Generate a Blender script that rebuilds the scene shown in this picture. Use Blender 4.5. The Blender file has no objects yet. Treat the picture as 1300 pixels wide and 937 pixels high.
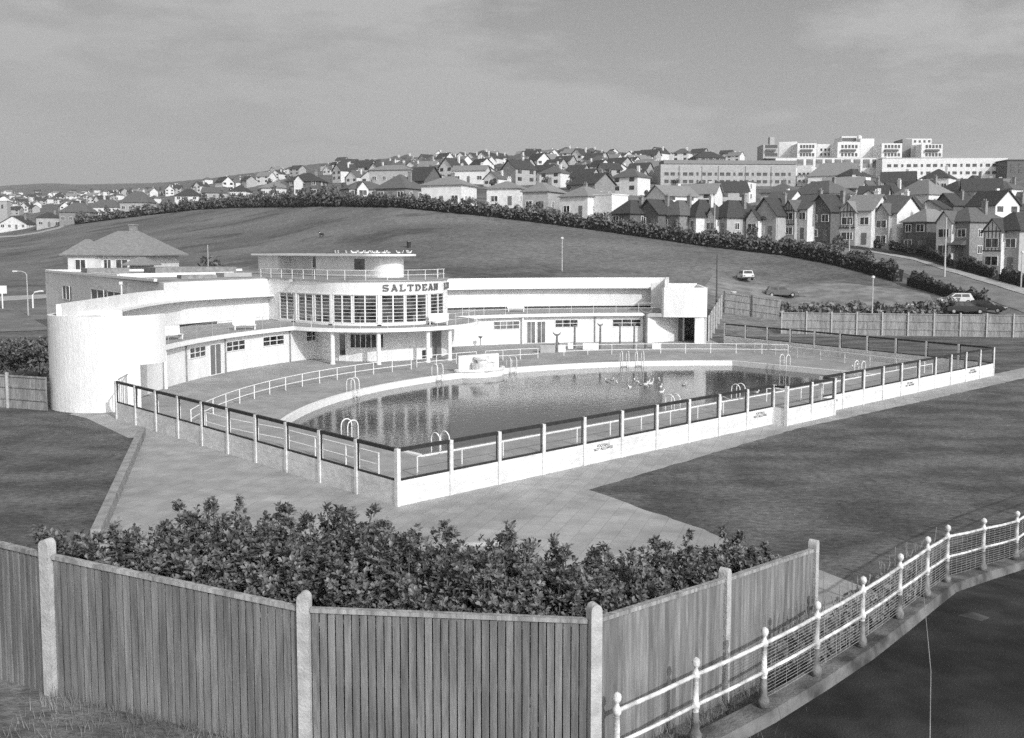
import bpy, math, random
import numpy as np
from mathutils import Vector, Matrix
from mathutils.geometry import tessellate_polygon
random.seed(7); RNG = np.random.default_rng(7)
C = bpy.context.scene.collection
R = math.radians
# ------------------------------------------------------------ survey of the place (photo measured, then placed in metres)
F = 1264.; H = 9.; PITCH = math.atan(105 / F)
def ray(u, v):
    a = (u - 650) / F; b = -(v - 423) / F
    return (a, math.cos(PITCH) + b * math.sin(PITCH), -math.sin(PITCH) + b * math.cos(PITCH))
def PZ(u, v, z=0.):
    d = ray(u, v); k = (z - H) / d[2]; return (d[0] * k, d[1] * k, z)
def PY(u, v, Y):
    d = ray(u, v); k = Y / d[1]; return (d[0] * k, Y, H + d[2] * k)
def px(x, y, z):
    z -= H; f = y * math.cos(PITCH) - z * math.sin(PITCH); up = y * math.sin(PITCH) + z * math.cos(PITCH)
    return (650 + F * x / f, 423 - F * up / f)
A0 = PZ(505, 643); B0 = PZ(1260, 477)
L0 = math.hypot(B0[0] - A0[0], B0[1] - A0[1])
AX = ((B0[0] - A0[0]) / L0, (B0[1] - A0[1]) / L0); NX = (-AX[1], AX[0]); M0 = ((A0[0] + B0[0]) / 2, (A0[1] + B0[1]) / 2)
def W(s, t): return (M0[0] + s * AX[0] + t * NX[0], M0[1] + s * AX[1] + t * NX[1])
def loc(P): dx, dy = P[0] - M0[0], P[1] - M0[1]; return (dx * AX[0] + dy * AX[1], dx * NX[0] + dy * NX[1])
AXANG = math.atan2(AX[1], AX[0])
# ------------------------------------------------------------ materials (black-and-white photograph: every colour is a grey)
def mat(name, base, rough=.85, var=.15, scale=3., bump=0., bscale=30., stretch=(1, 1, 1), detail=6, metal=0., var2=0., scale2=.3, spec=.3, nr=.5):
    m = bpy.data.materials.new(name); m.use_nodes = True; nt = m.node_tree; N = nt.nodes; K = nt.links
    b = N['Principled BSDF']; b.inputs['Roughness'].default_value = rough; b.inputs['Metallic'].default_value = metal
    b.inputs['Specular IOR Level'].default_value = spec
    tc = N.new('ShaderNodeTexCoord'); mp = N.new('ShaderNodeMapping'); mp.inputs['Scale'].default_value = stretch
    K.new(tc.outputs['Object'], mp.inputs['Vector'])
    n = N.new('ShaderNodeTexNoise'); n.inputs['Scale'].default_value = scale; n.inputs['Detail'].default_value = detail; n.inputs['Roughness'].default_value = nr
    K.new(mp.outputs[0], n.inputs['Vector'])
    r = N.new('ShaderNodeMapRange'); r.inputs[1].default_value = .36; r.inputs[2].default_value = .64
    r.inputs[3].default_value = base * (1 - var); r.inputs[4].default_value = base * (1 + var)
    K.new(n.outputs['Fac'], r.inputs[0]); out = r.outputs[0]
    if var2:
        n2 = N.new('ShaderNodeTexNoise'); n2.inputs['Scale'].default_value = scale2; n2.inputs['Detail'].default_value = 4
        K.new(mp.outputs[0], n2.inputs['Vector'])
        r2 = N.new('ShaderNodeMapRange'); r2.inputs[1].default_value = .38; r2.inputs[2].default_value = .62
        r2.inputs[3].default_value = 1 - var2; r2.inputs[4].default_value = 1 + var2
        K.new(n2.outputs['Fac'], r2.inputs[0])
        mu = N.new('ShaderNodeMath'); mu.operation = 'MULTIPLY'; K.new(out, mu.inputs[0]); K.new(r2.outputs[0], mu.inputs[1]); out = mu.outputs[0]
    K.new(out, b.inputs['Base Color'])
    if bump:
        bn = N.new('ShaderNodeTexNoise'); bn.inputs['Scale'].default_value = bscale; bn.inputs['Detail'].default_value = 4
        K.new(mp.outputs[0], bn.inputs['Vector'])
        bp = N.new('ShaderNodeBump'); bp.inputs['Strength'].default_value = bump; bp.inputs['Distance'].default_value = .05
        K.new(bn.outputs['Fac'], bp.inputs['Height']); K.new(bp.outputs[0], b.inputs['Normal'])
    return m
def paving_mat(name, base, size, ang, mortar=.6, var=.10, var2=.10, msize=.014, c2=.92):
    m = mat(name, base, .9, var, 1.2, .15, 40., var2=var2, scale2=.25); nt = m.node_tree; N = nt.nodes; K = nt.links; b = N['Principled BSDF']
    old = b.inputs['Base Color'].links[0].from_socket
    mp = N.new('ShaderNodeMapping'); mp.inputs['Rotation'].default_value = (0, 0, -ang)
    tc = [n for n in N if n.type == 'TEX_COORD'][0]; K.new(tc.outputs['Object'], mp.inputs['Vector'])
    br = N.new('ShaderNodeTexBrick'); br.inputs['Scale'].default_value = 1; br.inputs['Brick Width'].default_value = size; br.inputs['Row Height'].default_value = size * .66
    br.inputs['Mortar Size'].default_value = msize; br.inputs['Mortar Smooth'].default_value = .4
    br.inputs['Color1'].default_value = (1, 1, 1, 1); br.inputs['Color2'].default_value = (c2,) * 3 + (1,); br.inputs['Mortar'].default_value = (mortar,) * 3 + (1,)
    K.new(mp.outputs[0], br.inputs['Vector'])
    mu = N.new('ShaderNodeMath'); mu.operation = 'MULTIPLY'; K.new(old, mu.inputs[0]); K.new(br.outputs['Color'], mu.inputs[1]); K.new(mu.outputs[0], b.inputs['Base Color'])
    return m
def plank_mat(name, base, ang=0., width=.14):   # fine vertical timber grain
    return mat(name, base, .85, .28, 3., .3, 20., stretch=(6, 6, .6), var2=.18, scale2=.5)
m_white = mat('white_render', .72, .85, .07, 9., .6, 16., var2=.055, scale2=1.1, stretch=(1, 1, .3), detail=9, nr=.7)
m_white2 = mat('white_paint', .76, .55, .05, 4.)
m_conc = mat('painted_concrete', .66, .8, .10, 3.2, .2, 30., var2=.08, scale2=.7, stretch=(1, 1, 2))
m_asph = mat('terrace_asphalt', .30, .9, .12, 1.5, .1, 30.)
m_roofasph = mat('roof_felt', .27, .9, .25, .5, var2=.2, scale2=.15)
m_dark = mat('dark_metal', .03, .5, .2, 5.)
m_glass = mat('window_glass', .045, .08, .85, 1.3, spec=.8)
m_glassl = mat('curtained_glass', .16, .25, .5, .6, spec=.6)
m_doorg = mat('grey_door', .16, .6, .1)
m_letter = mat('letter_paint', .13, .6, .05)
m_grass = mat('rough_grass', .145, .95, .42, 1.6, .6, 5., stretch=(.7, 1.1, 1), detail=10, nr=.72, var2=.20, scale2=.045)
nt = m_grass.node_tree; b = nt.nodes['Principled BSDF']; old = b.inputs['Base Color'].links[0].from_socket
tc = nt.nodes.new('ShaderNodeTexCoord'); mp = nt.nodes.new('ShaderNodeMapping'); mp.inputs['Scale'].default_value = (.6, 1., 1.); nt.links.new(tc.outputs['Object'], mp.inputs['Vector'])
pn = nt.nodes.new('ShaderNodeTexNoise'); pn.inputs['Scale'].default_value = .085; pn.inputs['Detail'].default_value = 5; pn.inputs['Roughness'].default_value = .6; nt.links.new(mp.outputs[0], pn.inputs['Vector'])
pr_ = nt.nodes.new('ShaderNodeMapRange'); pr_.inputs[1].default_value = .53; pr_.inputs[2].default_value = .62; pr_.inputs[3].default_value = 1; pr_.inputs[4].default_value = .62; nt.links.new(pn.outputs['Fac'], pr_.inputs[0])
mu = nt.nodes.new('ShaderNodeMath'); mu.operation = 'MULTIPLY'; nt.links.new(old, mu.inputs[0]); nt.links.new(pr_.outputs[0], mu.inputs[1]); nt.links.new(mu.outputs[0], b.inputs['Base Color'])
m_lawn = mat('lawn_grass', .100, .95, .5, 4.5, .6, 18., stretch=(.7, 1.1, 1), detail=10, nr=.75, var2=.34, scale2=.4)
m_pave = paving_mat('paving_slabs', .35, .95, AXANG + .5, mortar=.74, msize=.02, c2=.86)
m_deck = paving_mat('pool_deck_slabs', .31, 1.4, AXANG, mortar=.8, var=.10)
m_road = mat('road_asphalt', .17, .9, .15, .4, var2=.1, scale2=.1)
m_path = mat('path_asphalt', .022, .9, .5, 1.3, .4, 30., var2=.35, scale2=.5)
m_stone = mat('kerb_stone', .115, .9, .6, 1.6, .5, 20.)
m_patch = mat('worn_asphalt_patch', .06, .9, .5, 2.)
m_kerbw = mat('worn_concrete', .27, .9, .2, 2., .3, 25.)
m_cap = plank_mat('capping_wood', .27)
m_wood = plank_mat('weathered_wood', .18)
BT = [mat('board_tone_%d' % i, v * .86, .85, .2, 3., .3, 20., stretch=(6, 6, .5), var2=.2, scale2=.6) for i, v in enumerate((.205, .235, .18))]
m_wood2 = plank_mat('grey_panel_wood', .26)
m_wpost = mat('concrete_post', .40, .9, .15, 6., .3, 30.)
m_leaf = mat('shrub_leaf', .115, .45, .55, 9., spec=.45)
m_shade = mat('inner_shade', .02, .9, .3, 5.)  # near-black colour painting the shade inside shrubs and hedges
m_hedge = mat('hedge_leaf', .13, .8, .5, 1.2)
m_scrub = mat('scrub_twigs', .19, .9, .4, 1.)
m_bark = mat('bark', .10, .9, .3, 6.)
m_brick = mat('dark_brick', .12, .9, .2, 3.)
m_brickm = mat('mid_brick', .24, .9, .2, 3.)
m_hwhite = mat('house_render', .68, .85, .08, 1.5)
m_hgrey = mat('grey_house_render', .38, .85, .1, 1.5)
m_rd = mat('dark_roof_tiles', .055, .85, .25, 2.5, stretch=(1, 1, 3))
m_rm = mat('mid_roof_tiles', .115, .85, .2, 2.5, stretch=(1, 1, 3))
m_rl = mat('pale_roof_tiles', .22, .85, .15, 2.5, stretch=(1, 1, 3))
m_cblack = mat('dark_car_paint', .02, .2, .1, spec=.6)
m_cgrey = mat('grey_car_paint', .11, .25, .1, spec=.6)
m_cwhite = mat('pale_car_paint', .62, .25, .05, spec=.6)
m_tyre = mat('tyre_rubber', .02, .9, .1)
m_rim = mat('wheel_rim', .5, .4, .1, metal=.6)
m_gull = mat('gull_white', .85, .7, .05)
m_gullw = mat('gull_grey_wing', .35, .7, .05)
m_wire = mat('wire_mesh', .30, .6, .2, 5.)
m_rail = mat('peeling_white_rail', .60, .6, .30, 6., .3, 30.)
m_railbase = mat('rusty_rail_foot', .16, .8, .5, 6., .3, 30.)
m_lampc = mat('lamp_post_concrete', .45, .8, .1, 3.)
m_lamph = mat('lamp_head', .7, .4, .05)
m_pole = mat('tarred_pole', .10, .8, .2, 3.)
# ------------------------------------------------------------ mesh builder
class MB:
    def __init__(s): s.v = []; s.f = []; s.m = []
    def add(s, vs, fs, mi=0):
        o = len(s.v); s.v += [tuple(p) for p in vs]; s.f += [tuple(i + o for i in f) for f in fs]; s.m += [mi] * len(fs); return s
    def prism(s, poly, z0, z1, mi=0, top=None):
        n = len(poly); ar = sum(poly[i][0] * poly[(i + 1) % n][1] - poly[(i + 1) % n][0] * poly[i][1] for i in range(n))
        if ar < 0: poly = poly[::-1]
        vs = [(p[0], p[1], z0) for p in poly] + [(p[0], p[1], z1) for p in poly]
        s.add(vs, [(i, (i + 1) % n, n + (i + 1) % n, n + i) for i in range(n)], mi)
        tri = tessellate_polygon([[Vector((p[0], p[1], 0)) for p in poly]])
        up = []
        for t in tri:
            a, b, c = (poly[i] for i in t)
            up.append(t if (b[0] - a[0]) * (c[1] - a[1]) - (c[0] - a[0]) * (b[1] - a[1]) > 0 else t[::-1])
        s.add([(p[0], p[1], z1) for p in poly], up, mi if top is None else top)
        s.add([(p[0], p[1], z0) for p in poly], [t[::-1] for t in up], mi); return s
    def box(s, x, y, z0, z1, w, d, rot=0., mi=0):
        c, q = math.cos(rot), math.sin(rot)
        return s.prism([(x + a * w / 2 * c - b * d / 2 * q, y + a * w / 2 * q + b * d / 2 * c) for a, b in ((-1, -1), (1, -1), (1, 1), (-1, 1))], z0, z1, mi)
    def beam(s, p0, p1, w, h, mi=0):            # bar of w (sideways) x h (upright) between two points
        p0 = Vector(p0); p1 = Vector(p1); d = (p1 - p0); 
        side = d.cross(Vector((0, 0, 1)))
        side = Vector((1, 0, 0)) if side.length < 1e-6 else side.normalized()
        up = side.cross(d).normalized(); side *= w / 2; up *= h / 2
        vs = [p + a * side + b * up for p in (p0, p1) for a, b in ((-1, -1), (1, -1), (1, 1), (-1, 1))]
        return s.add(vs, [(3, 2, 1, 0), (4, 5, 6, 7), (0, 1, 5, 4), (1, 2, 6, 5), (2, 3, 7, 6), (3, 0, 4, 7)], mi)
    def tube(s, pts, r, n=6, mi=0, r1=None):
        pts = [Vector(p) for p in pts]; m = len(pts); o = len(s.v); vs = []
        for i, p in enumerate(pts):
            d = (pts[min(i + 1, m - 1)] - pts[max(i - 1, 0)]).normalized()
            a = Vector((0, 0, 1)) if abs(d.z) < .9 else Vector((1, 0, 0)); e = d.cross(a).normalized(); g = d.cross(e).normalized()
            rr = r if r1 is None else r + (r1 - r) * i / (m - 1)
            vs += [p + rr * (math.cos(6.2832 * k / n) * e + math.sin(6.2832 * k / n) * g) for k in range(n)]
        fs = [(i * n + k, (i + 1) * n + k, (i + 1) * n + (k + 1) % n, i * n + (k + 1) % n) for i in range(m - 1) for k in range(n)]
        fs += [tuple(range(n)), tuple(range((m - 1) * n, m * n))[::-1]]
        return s.add(vs, fs, mi)
    def lathe(s, x, y, prof, n=12, mi=0):       # prof: (r, z) from bottom to top
        vs = [(x + r * math.cos(6.2832 * k / n), y + r * math.sin(6.2832 * k / n), z) for r, z in prof for k in range(n)]
        m = len(prof)
        fs = [(i * n + k, i * n + (k + 1) % n, (i + 1) * n + (k + 1) % n, (i + 1) * n + k) for i in range(m - 1) for k in range(n)]
        fs += [tuple(range(n))[::-1], tuple(range((m - 1) * n, m * n))]
        return s.add(vs, fs, mi)
    def arc(s, c, r0, r1, a0, a1, z0, z1, n=24, sg=1, mi=0):   # curved block; angle a from the +n axis (sg=1) or -n axis (sg=-1), local coordinates
        o = [(c[0] + r0 * math.sin(a0 + (a1 - a0) * i / n), c[1] + sg * r0 * math.cos(a0 + (a1 - a0) * i / n)) for i in range(n + 1)]
        q = [(c[0] + r1 * math.sin(a0 + (a1 - a0) * i / n), c[1] + sg * r1 * math.cos(a0 + (a1 - a0) * i / n)) for i in range(n + 1)]
        return s.prism([W(*p) for p in o + q[::-1]], z0, z1, mi)
def obj(name, mb, mats, parent=None, off=(0, 0, 0), smooth=False):
    me = bpy.data.meshes.new(name)
    vs = mb.v if off == (0, 0, 0) else [(a - off[0], b - off[1], c - off[2]) for a, b, c in mb.v]
    me.from_pydata(vs, [], mb.f)
    for m in (mats if isinstance(mats, (list, tuple)) else [mats]): me.materials.append(m)
    if any(mb.m): me.polygons.foreach_set('material_index', mb.m)
    if smooth: me.polygons.foreach_set('use_smooth', [True] * len(mb.f))
    me.update(); o = bpy.data.objects.new(name, me); C.objects.link(o); o.parent = parent; return o
def tag(o, label=None, cat=None, group=None, kind=None):
    if label: o['label'] = label
    if cat: o['category'] = cat
    if group: o['group'] = group
    if kind: o['kind'] = kind
    return o
def thing(name, label, cat, at=(0, 0, 0), rz=0, group=None):
    o = bpy.data.objects.new(name, None); o.empty_display_size = .2; C.objects.link(o); o.location = at; o.rotation_euler = (0, 0, rz)
    return tag(o, label, cat, group)
def copy_tree(o, parent=None):
    c = o.copy(); C.objects.link(c); c.parent = parent
    for ch in KIDS.get(o.name, None) or [x for x in o.children]: copy_tree(ch, c)
    return c
KIDS = {}
def struct(name, mb, m, **k): return tag(obj(name, mb, m, **k), kind='structure')
def sheet(name, polys, z, m):
    mb = MB(); 
    vs = [p for pl in polys for p in pl]
    tri = tessellate_polygon([[Vector((p[0], p[1], 0)) for p in pl] for pl in polys])
    fs = []
    for t in tri:
        a, b, c = (vs[i] for i in t)
        fs.append(t if (b[0] - a[0]) * (c[1] - a[1]) - (c[0] - a[0]) * (b[1] - a[1]) > 0 else t[::-1])
    mb.add([(p[0], p[1], z) for p in vs], fs); return struct(name, mb, m)
def solve(fn, target, a, b, it=50):               # fn monotone on [a, b]
    fa = fn(a) < target
    for _ in range(it):
        m = (a + b) / 2
        if (fn(m) < target) == fa: a = m
        else: b = m
    return (a + b) / 2
# ------------------------------------------------------------ terrain
#        u    D0   (Dm, vm)    (Dh, vh)     (Dr, vr)
COLS = [(-500, 104, (200, 360), (430, 305), (3000, 238)), (0, 104, (200, 357), (420, 300), (3000, 236.5)), (35, 104, (200, 357), (415, 295), (3000, 234)), (60, 104, (200, 357), (410, 291), (2900, 232.5)), (80, 104, (197, 355), (405, 288), (2900, 232.8)),
        (100, 104, (195, 352), (400, 285), (2800, 234.2)), (150, 104, (192, 348), (390, 278), (2500, 233)), (200, 104, None, (380, 272), (2200, 232)), (250, 104, None, (355, 266), (1700, 228)), (300, 104, None, (330, 263), (1400, 222)),
        (400, 104, None, (260, 261), (1150, 208)), (500, 104, None, (220, 262), (950, 200)), (600, 104, None, (200, 272), (800, 197)),
        (700, 104, None, (190, 284), (680, 197)), (800, 104, None, (180, 298), (600, 199)), (900, 106, (140, 350), (170, 313), (560, 202)),
        (1000, 108, (134, 377), (162, 324), (520, 206)), (1050, 108, (132, 379), (155, 333), (500, 208)), (1100, 108, (128, 382), (148, 346), (500, 210)),
        (1150, 108, (126, 384), (140, 361), (490, 211)), (1200, 107, (120, 389), (130, 376), (480, 212)), (1250, 106, (113, 400), (122, 390), (470, 212)),
        (1300, 105, (108, 410), (115, 402), (460, 213)), (1900, 104, (106, 420), (112, 410), (450, 215))]
PROF = []
for u, d0, m_, h_, r_ in COLS:
    zh = PY(u, h_[1], h_[0])[2]; zr = PY(u, r_[1], r_[0])[2]
    if m_ is None: dm = (d0 + h_[0]) / 2; zm = zh * .46
    else: dm = m_[0]; zm = PY(u, m_[1], dm)[2]
    PROF.append(((u - 650) / F, [(d0, 0.), (dm, zm), (h_[0], zh), (r_[0], zr), (r_[0] * 1.7, zr - r_[0] * .09)]))
def prof(k):
    if k <= PROF[0][0]: return PROF[0][1]
    for (k0, p0), (k1, p1) in zip(PROF, PROF[1:]):
        if k <= k1:
            w = (k - k0) / (k1 - k0); return [(a[0] + (b[0] - a[0]) * w, a[1] + (b[1] - a[1]) * w) for a, b in zip(p0, p1)]
    return PROF[-1][1]
def zprof(p, D):
    if D <= p[0][0]: return 0.
    for a, b in zip(p, p[1:]):
        if D <= b[0]: return a[1] + (b[1] - a[1]) * (D - a[0]) / (b[0] - a[0])
    return p[-1][1]
def ground(x, y): return zprof(prof(x / max(y, 104)), y)
def hit(u, v, dmin=106., dmax=None):              # where the sight line of a photo point meets the hillside beyond dmin
    k = (u - 650) / F; p = prof(k); dmax = dmax or p[3][0]
    f = lambda D: px(k * D, D, zprof(p, D))[1]
    best = None; D = dmin
    while D < dmax:
        if f(D) <= v: break
        D *= 1.004
    x = PY(u, v, D)[0]
    return (x, D, ground(x, D))
ks = np.concatenate([np.linspace(-1.25, -.55, 12)[:-1], np.linspace(-.55, .55, 111), np.linspace(.55, 1.25, 12)[1:]])
Ds = [103.9]
while Ds[-1] < 5200: Ds.append(Ds[-1] * 1.018 + .3)
g = MB(); nk = len(ks)
vs = [(k * 104 * 1.6, -70, -1.6) for k in ks] + [(k * 103.9, 103.8, -1.6) for k in ks]
for D in Ds: vs += [(k * D, D, zprof(prof(k), D) + .0) for k in ks]
vs[2 * nk:3 * nk] = [(k * 103.9, 103.9, -.001) for k in ks]
nr = len(Ds) + 2
g.add(vs, [(i * nk + j, i * nk + j + 1, (i + 1) * nk + j + 1, (i + 1) * nk + j) for i in range(nr - 1) for j in range(nk - 1)])
struct('terrain', g, m_grass, smooth=True)
# ------------------------------------------------------------ pool outline, lawn, paving, deck
def pool_outline(o=0.):
    c = (.25, -.7); r = 28 + o; sL, sR, t0 = -20.6 - o, 20.9 + o, 6.3 - o
    aL = math.asin((sL - c[0]) / r); aR = math.asin((sR - c[0]) / r)
    pts = [(sL, t0)] + [(c[0] + r * math.sin(aL + (aR - aL) * i / 48), c[1] + r * math.cos(aL + (aR - aL) * i / 48)) for i in range(49)] + [(sR, t0)]
    return [W(*p) for p in pts]
lw = 130
sheet('lawn', [[(-lw, -30), (lw, -30), (lw, 104.2), (-lw, 104.2)], pool_outline(.8)], 0, m_lawn)
LP = lambda l: [W(*p) for p in l]
def ragged(pts, i0, i1, amp=.07, step=.45):
    out = []
    for i, p in enumerate(pts):
        out.append(p)
        if i0 <= i < i1:
            q = pts[i + 1]; L = math.hypot(q[0] - p[0], q[1] - p[1]); n = int(L / step)
            for k in range(1, n): w_ = k / n; out.append((p[0] + (q[0] - p[0]) * w_ + random.uniform(-amp, amp), p[1] + (q[1] - p[1]) * w_ + random.uniform(-amp, amp)))
    return out
sheet('paved_path', [ragged(LP([(45, .2), (45, -1.6), (26.9, -2.1), (10, -1.9), (-3, -1.6), (-20, -3.0), (-21.2, -8.7), (-22.9, -14.5), (-24, -24), (-55, -24), (-45, -11.5), (-35.6, 4.5), (-27.9, 19)]) +
      [PZ(163, 556)[:2], PZ(110, 531)[:2], PZ(88, 526)[:2]], 0, 8) + [PZ(172, 505)[:2]] + LP([(-25.9, 24.9), (-26.1, .5)])], .004, m_pave)
sheet('path_patch', [[PZ(*q)[:2] for q in ((1000, 712), (1036, 722), (1095, 745), (1150, 800), (1000, 800))]], .005, m_pave)
deck_o = LP([(-26.5, .1), (26.6, .1), (32.3, 26.9), (36, 31)] + [(4.7 + 37.5 * math.sin(R(a)), 8.5 + 37.5 * math.cos(R(a))) for a in range(50, -56, -5)] + [(-26.4, 24.9)])
sheet('pool_deck', [deck_o, pool_outline(.25)], .009, m_deck)
cop = MB(); oo = pool_outline(.26); ii = pool_outline(0); n = len(oo)
cop.add([(p[0], p[1], .07) for p in oo] + [(p[0], p[1], .07) for p in ii] + [(p[0], p[1], .0) for p in oo] + [(p[0], p[1], -1.5) for p in ii],
        [f for i in range(n) for j in [(i + 1) % n] for f in ((i, n + i, n + j, j), (2 * n + i, i, j, 2 * n + j), (n + i, 3 * n + i, 3 * n + j, n + j))])
cop.m = [1 if i % 3 == 0 and (i // 3) == n - 1 else 0 for i in range(len(cop.f))]
struct('pool_wall', cop, [m_white2, m_kerbw])
mw = bpy.data.materials.new('pool_water'); mw.use_nodes = True; nt = mw.node_tree; b = nt.nodes['Principled BSDF']
b.inputs['Base Color'].default_value = (.02,) * 3 + (1,); b.inputs['Roughness'].default_value = .07; b.inputs['IOR'].default_value = 1.33; b.inputs['Specular IOR Level'].default_value = .9
tc = nt.nodes.new('ShaderNodeTexCoord'); bp = nt.nodes.new('ShaderNodeBump'); bp.inputs['Strength'].default_value = .15; bp.inputs['Distance'].default_value = .04
n1 = nt.nodes.new('ShaderNodeTexNoise'); n1.inputs['Scale'].default_value = 2.6; n1.inputs['Detail'].default_value = 4; n1.inputs['Distortion'].default_value = .4
nt.links.new(tc.outputs['Object'], n1.inputs['Vector']); nt.links.new(n1.outputs['Fac'], bp.inputs['Height']); nt.links.new(bp.outputs[0], b.inputs['Normal'])
sheet('pool_water', [pool_outline(.0)], -.34, mw)
# low kerb wall left, beside the grass
kw = MB(); a = PZ(181, 553); e = PZ(122, 690)
kw.beam((a[0], a[1], .2), (e[0], e[1], .2), .3, .5)
tag(obj('kerb_wall', kw, m_kerbw), 'low concrete kerb wall between left lawn and paved path', 'kerb')
# ------------------------------------------------------------ the lido building
WC = (4.7, 8.5); TC = (3.6, 43.0); TR = 6.1; RW = 35.7
TL = TC[0] - TR; TRi = TC[0] + TR
bo = W(4.7, 45) + (0.,)
lido = thing('lido_building', 'long white curved lido building with round glazed tower beside the pool', 'building', bo)
def B(name, mb, m, parent=None, label=None, smooth=False):
    o = obj(name, mb, m, parent or lido, bo, smooth)
    if label: o['label'] = label
    return o
def wp(r, a): return (WC[0] + r * math.sin(a), WC[1] + r * math.cos(a))
def tp(r, a): return (TC[0] + r * math.sin(a), TC[1] - r * math.cos(a))
def uw(a, r, z): return px(*W(*wp(r, a)), z)[0]
def ang(u, r=RW, z=1.2): return solve(lambda a: uw(a, r, z), u, R(-58), R(62))
# drums at both ends
DLc = loc((-23.5, 58.0)); DLr = 3.3; DRc = loc((16.9, 98.3)); DRr = 2.3
aDL, aDR = R(-52), R(51)
# ground storey walls: inner face of both wings
aw = math.asin((TL + 1.2 - WC[0]) / RW); aw2 = math.asin((TRi - 1.2 - WC[0]) / RW)
mb = MB(); mb.arc(WC, RW, RW + .3, R(-51.5), aw, 0, 2.597, 40); B('wall', mb, m_white)
mb = MB(); mb.arc(WC, RW, RW + .3, aw2, ang(822), 0, 2.597, 40); B('wall', mb, m_white)
mb = MB(); ring = [tp(TR - .02, R(a)) for a in range(-90, 91, 6)] + [(TRi, 46.5), (TL, 46.5)]
mb.prism(LP(ring), 0, 2.597); B('wall', mb, m_white)
# balcony slab (one continuous deck with the bulge round the tower)
SR = 35.2; BR = 8.8
def slab_outline(o, back):
    sr, br = SR + o, BR - o
    fw = lambda a: math.hypot(WC[0] + sr * math.sin(a) - TC[0], WC[1] + sr * math.cos(a) - TC[1]) - br
    a1 = solve(lambda a: -fw(a), 0, R(-30), R(-3)); a2 = solve(fw, 0, R(1), R(30))
    A1, A2 = aDL, ang(846, SR, 2.8)
    L = [wp(sr, A1 + (a1 - A1) * i / 30) for i in range(31)]
    q1 = L[-1]; e2 = wp(sr, a2)
    b1 = math.atan2(q1[0] - TC[0], -(q1[1] - TC[1])); b2 = math.atan2(e2[0] - TC[0], -(e2[1] - TC[1]))
    L += [tp(br, b1 + (b2 - b1) * i / 30) for i in range(1, 30)]
    L += [wp(sr, a2 + (A2 - a2) * i / 30) for i in range(31)]
    L += [wp(back, A2 + (R(-16) - A2) * i / 50) for i in range(51)] + [wp(float(np.interp(a, (-52, -48, -42, -35, -28, -23), (38.9, 38.9, 39.4, 40.6, 42., 42.9))) + .1, R(a)) for a in (-23, -26, -30, -34, -38, -42, -46, -49, -51.8)]
    return LP(L)
mb = MB(); mb.prism(slab_outline(0, 44.5), 2.6, 2.9); B('balcony_slab', mb, m_white2)
mb = MB(); mb.prism(slab_outline(.22, 44.4), 2.91, 2.915); B('balcony_floor', mb, m_asph)
# upper back walls + cantilevered canopy
RBL, RBR = 42.9, 44.3
aT = math.asin((TL - WC[0]) / RBL); aT2 = math.asin((TRi - WC[0]) / RBR); aBR = ang(846, RBR - .3, 4); aC1 = R(-26.3)
def rbl(a): return float(np.interp(math.degrees(a), (-60, -54, -48, -42, -35, -28, -23), (38.8, 38.9, 38.9, 39.4, 40.6, 42.0, 42.9)))
def varc(mb, o0, o1, a0, a1, z0, z1, n=30):
    f = lambda o: [wp(rbl(a0 + (a1 - a0) * i / n) + o, a0 + (a1 - a0) * i / n) for i in range(n + 1)]
    return mb.prism([W(*p) for p in f(o0) + f(o1)[::-1]], z0, z1)
mb = MB(); varc(mb, 0, .3, R(-55), aC1, 0, 5.95); B('wall', mb, m_white)
mb = MB(); mb.arc(WC, RBR, RBR + .3, aT2, aBR, 0, 6.12, 40); B('wall', mb, m_white)
mb = MB(); varc(mb, -.95, 0, R(-55), aT + R(1.2), 5.0, 5.14, 40); B('canopy', mb, m_white2)
mb = MB(); mb.arc(WC, RBR - .95, RBR, aT2 - R(1), aBR, 5.0, 5.14, 40); B('canopy', mb, m_white2)
# dark skirting seats at foot of the balcony walls
for a0, a1 in ((-41, -34), (-33, -17.5)): mb = MB(); varc(mb, -.04, -.005, R(a0), R(a1), 2.93, 3.1, 12); B('skirting', mb, m_dark)
mb = MB(); mb.arc(WC, RBR - .04, RBR - .005, aT2 + R(2), aBR - R(.5), 2.93, 3.1, 30); B('skirting', mb, m_dark)
# main block behind (upper storey + roof)
blk = [wp(rbl(aC1 + (aT - aC1) * i / 10), aC1 + (aT - aC1) * i / 10) for i in range(11)] + [(TL, 43)] + [tp(TR, R(a)) for a in range(-87, 90, 6)] + [(TRi, 43), (TRi, 54), (13, 62), (11, 80), (-8, 90.5)]
low = [wp(rbl(aC1 + (aT - aC1) * i / 10), aC1 + (aT - aC1) * i / 10) for i in range(11)] + [(TRi - .5, 51), (TRi - .5, 54), (12, 62), (10, 80), (-8, 90.4)]
mb = MB(); mb.prism(LP(low), 0, 2.95); B('wall', mb, m_white)
mb = MB(); mb.prism(LP(blk), 2.95, 6.5); B('wall', mb, m_white)
def inset(poly, k, c): return [(c[0] + (p[0] - c[0]) * k, c[1] + (p[1] - c[1]) * k) for p in poly]
mb = MB(); mb.prism(LP([(-14, 47.6)] + [wp(RBL + .2, aC1 + (aT - aC1) * i / 10) for i in range(1, 11)] + [(TL - .12, 50.9), (TL - .12, 43)] + [tp(TR + .12, R(a)) for a in range(-87, 90, 6)] + [(TRi + .1, 43), (TRi, 54), (12.8, 62), (10.8, 79.8), (-7.8, 90)]), 6.5, 6.6, top=0); B('roof_terrace', mb, m_roofasph)
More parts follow.
